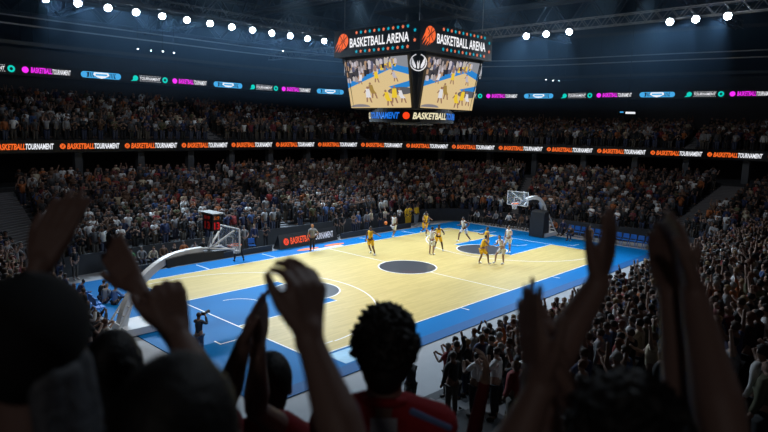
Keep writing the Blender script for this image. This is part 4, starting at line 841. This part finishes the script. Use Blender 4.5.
    if hair == 'hat':
        ball(bm, H(0, -.01, .05), 1, (.098, .122, .100), 4, q); cap(bm, H(0, -.015, .148), H(0, -.015, .152), .012, .01)
        box(bm, H(0, .14, .03), (.15, .12, .014), q)
    obj('hair' if hair != 'hat' else 'cap', remesh(bm, (.0042 if haircol[0] > .013 else .0055) if hair == 'curly' else .007, 1 if hair == 'curly' else 2), M['hair'] if hair != 'hat' else M['cloth'], b, color=haircol)
    if hair == 'hat':
        bm = NB()
        for k in range(60):
            a = rr.uniform(-1.2, .2); p0 = H(.078*math.cos(a), -.02+.09*math.sin(a), rr.uniform(-.06, .0)); cap(bm, p0, p0-UZ*rr.uniform(.1, .24)+(p0-hc)*.3, .02, .011)
        obj('hair', remesh(bm, .007, 1), M['hair'], b, color=(.13, .14, .16))
    for s in (-1, 1): bm = NB(); ball(bm, H(s*.031, .087, .01), .0125); obj('eye', bm, mat('eye_white', (.6, .6, .58), .3), b)
    if extras: extras(b, H, q, f, r)
    return b
Pn = pt
def A_(side, el, wr, tip, pn, th, **kw): return (side, Pn(*el), Pn(*wr), Pn(*tip), pn, th, kw)
def patch(b, H, q, f, r):
    bm = NB(); box(bm, H(0, -.122, -.238), (.085, .014, .12), q @ Matrix.Rotation(-.6, 3, 'X')); p = obj('back_patch', bm, M['cloth'], b, color=(.62, .66, .75), label='pale grey patch below the collar')
    bm = NB()
    for s in (-1, 1): poly(bm, [H(0, -.134, -.238), H(s*.034, -.120, -.214), H(s*.034, -.130, -.229), H(0, -.144, -.254)])
    obj('chevron', bm, M['cloth'], p, color=(.25, .27, .33))
    bm = NB(); cap(bm, H(.09, -.085, -.165), H(.21, -.09, -.215), .012, .010); obj('shoulder_piping', bm, M['cloth'], b, color=(.16, .25, .5))
    bm = NB(); n = 20
    for i in range(n): a0, a1 = 2*math.pi*i/n, 2*math.pi*(i+1)/n; cap(bm, H(.072*math.cos(a0), -.03+.072*math.sin(a0), -.150-.02*math.sin(a0)), H(.072*math.cos(a1), -.03+.072*math.sin(a1), -.150-.02*math.sin(a1)), .016, .016)
    obj('collar', remesh(bm, .006, 2), M['cloth'], b, color=(.40, .012, .022))
RED = (.42, .014, .024)
fan('man with curly dark hair in a red shirt with grey patch, seen from behind', Pn(385, 352, 1.98), 'b', [], RED, 'curly', (.014, .012, .012), extras=patch)
fan('person with one bare arm and curled fingers raised left of the curly-haired man', Pn(322, 640, 1.05), 'a', [A_(1, (350, 455, 1.06), (309, 338, 1.14), (306, 262, 1.17), -CR*.75+FH*.7, 1, bend=(.66, .6, .62, .62), sc=1.1)], (.05, .02, .02), 'short')
fan('person with large dark head, clapping overhead between two hands on the left', Pn(180, 446, .90), 'a', [A_(-1, (205, 372, 1.55), (137, 287, 1.62), (96, 226, 1.68), -CU*.3+FH, 1, curl=.14, asc=.82, spread=.6), A_(1, (204, 400, 1.3), (178, 334, 1.42), (157, 258, 1.46), -CR*.5+FH*.8, 1, curl=.85, sc=1.1, asc=.95)], (.012, .012, .016), 'smooth')
fan('person with short dark hair and red top, two slim hands raised beside the head', Pn(271, 385, 2.5), 'b', [A_(-1, (224, 404, 1.9), (243, 345, 1.85), (263, 284, 1.85), CR, -1, curl=.12, spread=.2), A_(1, (256, 410, 2.05), (258, 352, 1.95), (266, 302, 1.95), -CR+FH*.2, 1, curl=.12, spread=.2)], (.35, .02, .03), 'smooth')
fan('person in a black cap with grey hair, one open hand raised, at left edge', Pn(32, 356, 1.05), 'a', [A_(-1, (0, 358, 1.4), (40, 268, 1.48), (68, 202, 1.52), FH+CR*.1, 1, curl=.08, sc=1.15, spread=.45, asc=1.05)], (.045, .047, .052), 'hat', (.010, .010, .012), yaw=.35)
fan('person with long dark hair standing between the black cap and the clapping person', Pn(116, 368, 2.1), 'b', [], (.015, .015, .02), 'long')
fan('person with wavy dark hair, two clapping hands held up right of the curly-haired man', Pn(622, 456, 1.12), 'a', [A_(-1, (500, 480, 1.1), (541, 384, 1.14), (524, 288, 1.17), CR*.95+FH*.3, -1, curl=.06, spread=.7, sc=1.05), A_(1, (612, 480, 1.18), (570, 396, 1.24), (543, 284, 1.28), -CR*.95+FH*.25, 1, curl=.08, spread=.8, sc=1.05)], (.02, .02, .025), 'curly', (.012, .011, .012))
fan('person low behind the clapping hands, one long bare forearm raised', Pn(505, 545, 1.5), 'a', [A_(1, (538, 380, 1.36), (597, 286, 1.40), (614, 220, 1.43), -CR*.7+FH*.6, 1, curl=.10, spread=.4, sc=1.05, asc=1.1)], (.03, .02, .02), 'short')
fan('person at the right edge with both long bare arms raised and hands together', Pn(845, 390, 1.2), 'a', [A_(-1, (692, 458, 1.16), (671, 300, 1.30), (657, 208, 1.34), CR*.9+FH*.5, -1, curl=.05, spread=.4), A_(1, (728, 455, 1.06), (694, 296, 1.22), (672, 204, 1.28), -CR*.9+FH*.2, 1, curl=.06, spread=.4, asc=1.05)], (.05, .03, .03), 'short')
fan('person in long red sleeves with one pale fist raised among the near crowd', Pn(452, 462, 4.3), 'c', [A_(1, (474, 432, 4.2), (485, 380, 4.1), (488, 348, 4.1), -CR, 1, curl=.5, sc=1.3)], (.22, .02, .03), 'short', (.03, .02, .015), sleeve='long', skin=(.42, .27, .2))

# ------------------------------------------------------------------ thin haze under the roof, lit by the lamps
bm = NB(); box(bm, (0, 3, 16.9), (110, 90, 15.8)); hz = obj('haze', bm, None, None, kind='stuff', label='thin bluish haze hanging under the roof')
m = bpy.data.materials.new('haze'); m.use_nodes = True; n = m.node_tree.nodes; n.remove(n['Principled BSDF'])
vs_ = n.new('ShaderNodeVolumeScatter'); vs_.inputs['Color'].default_value = (.33, .62, 1, 1); g1 = n.new('ShaderNodeNewGeometry'); g2 = n.new('ShaderNodeSeparateXYZ'); g3 = n.new('ShaderNodeMapRange')
for k_, v_ in zip((1, 2, 3, 4), (10, 17.5, 0, .0042)): g3.inputs[k_].default_value = v_
lk = m.node_tree.links; lk.new(g1.outputs['Position'], g2.inputs[0]); lk.new(g2.outputs['Z'], g3.inputs[0]); lk.new(g3.outputs[0], vs_.inputs['Density']); vs_.inputs['Anisotropy'].default_value = .2
m.node_tree.links.new(vs_.outputs[0], n['Material Output'].inputs['Volume']); hz.data.materials.append(m)
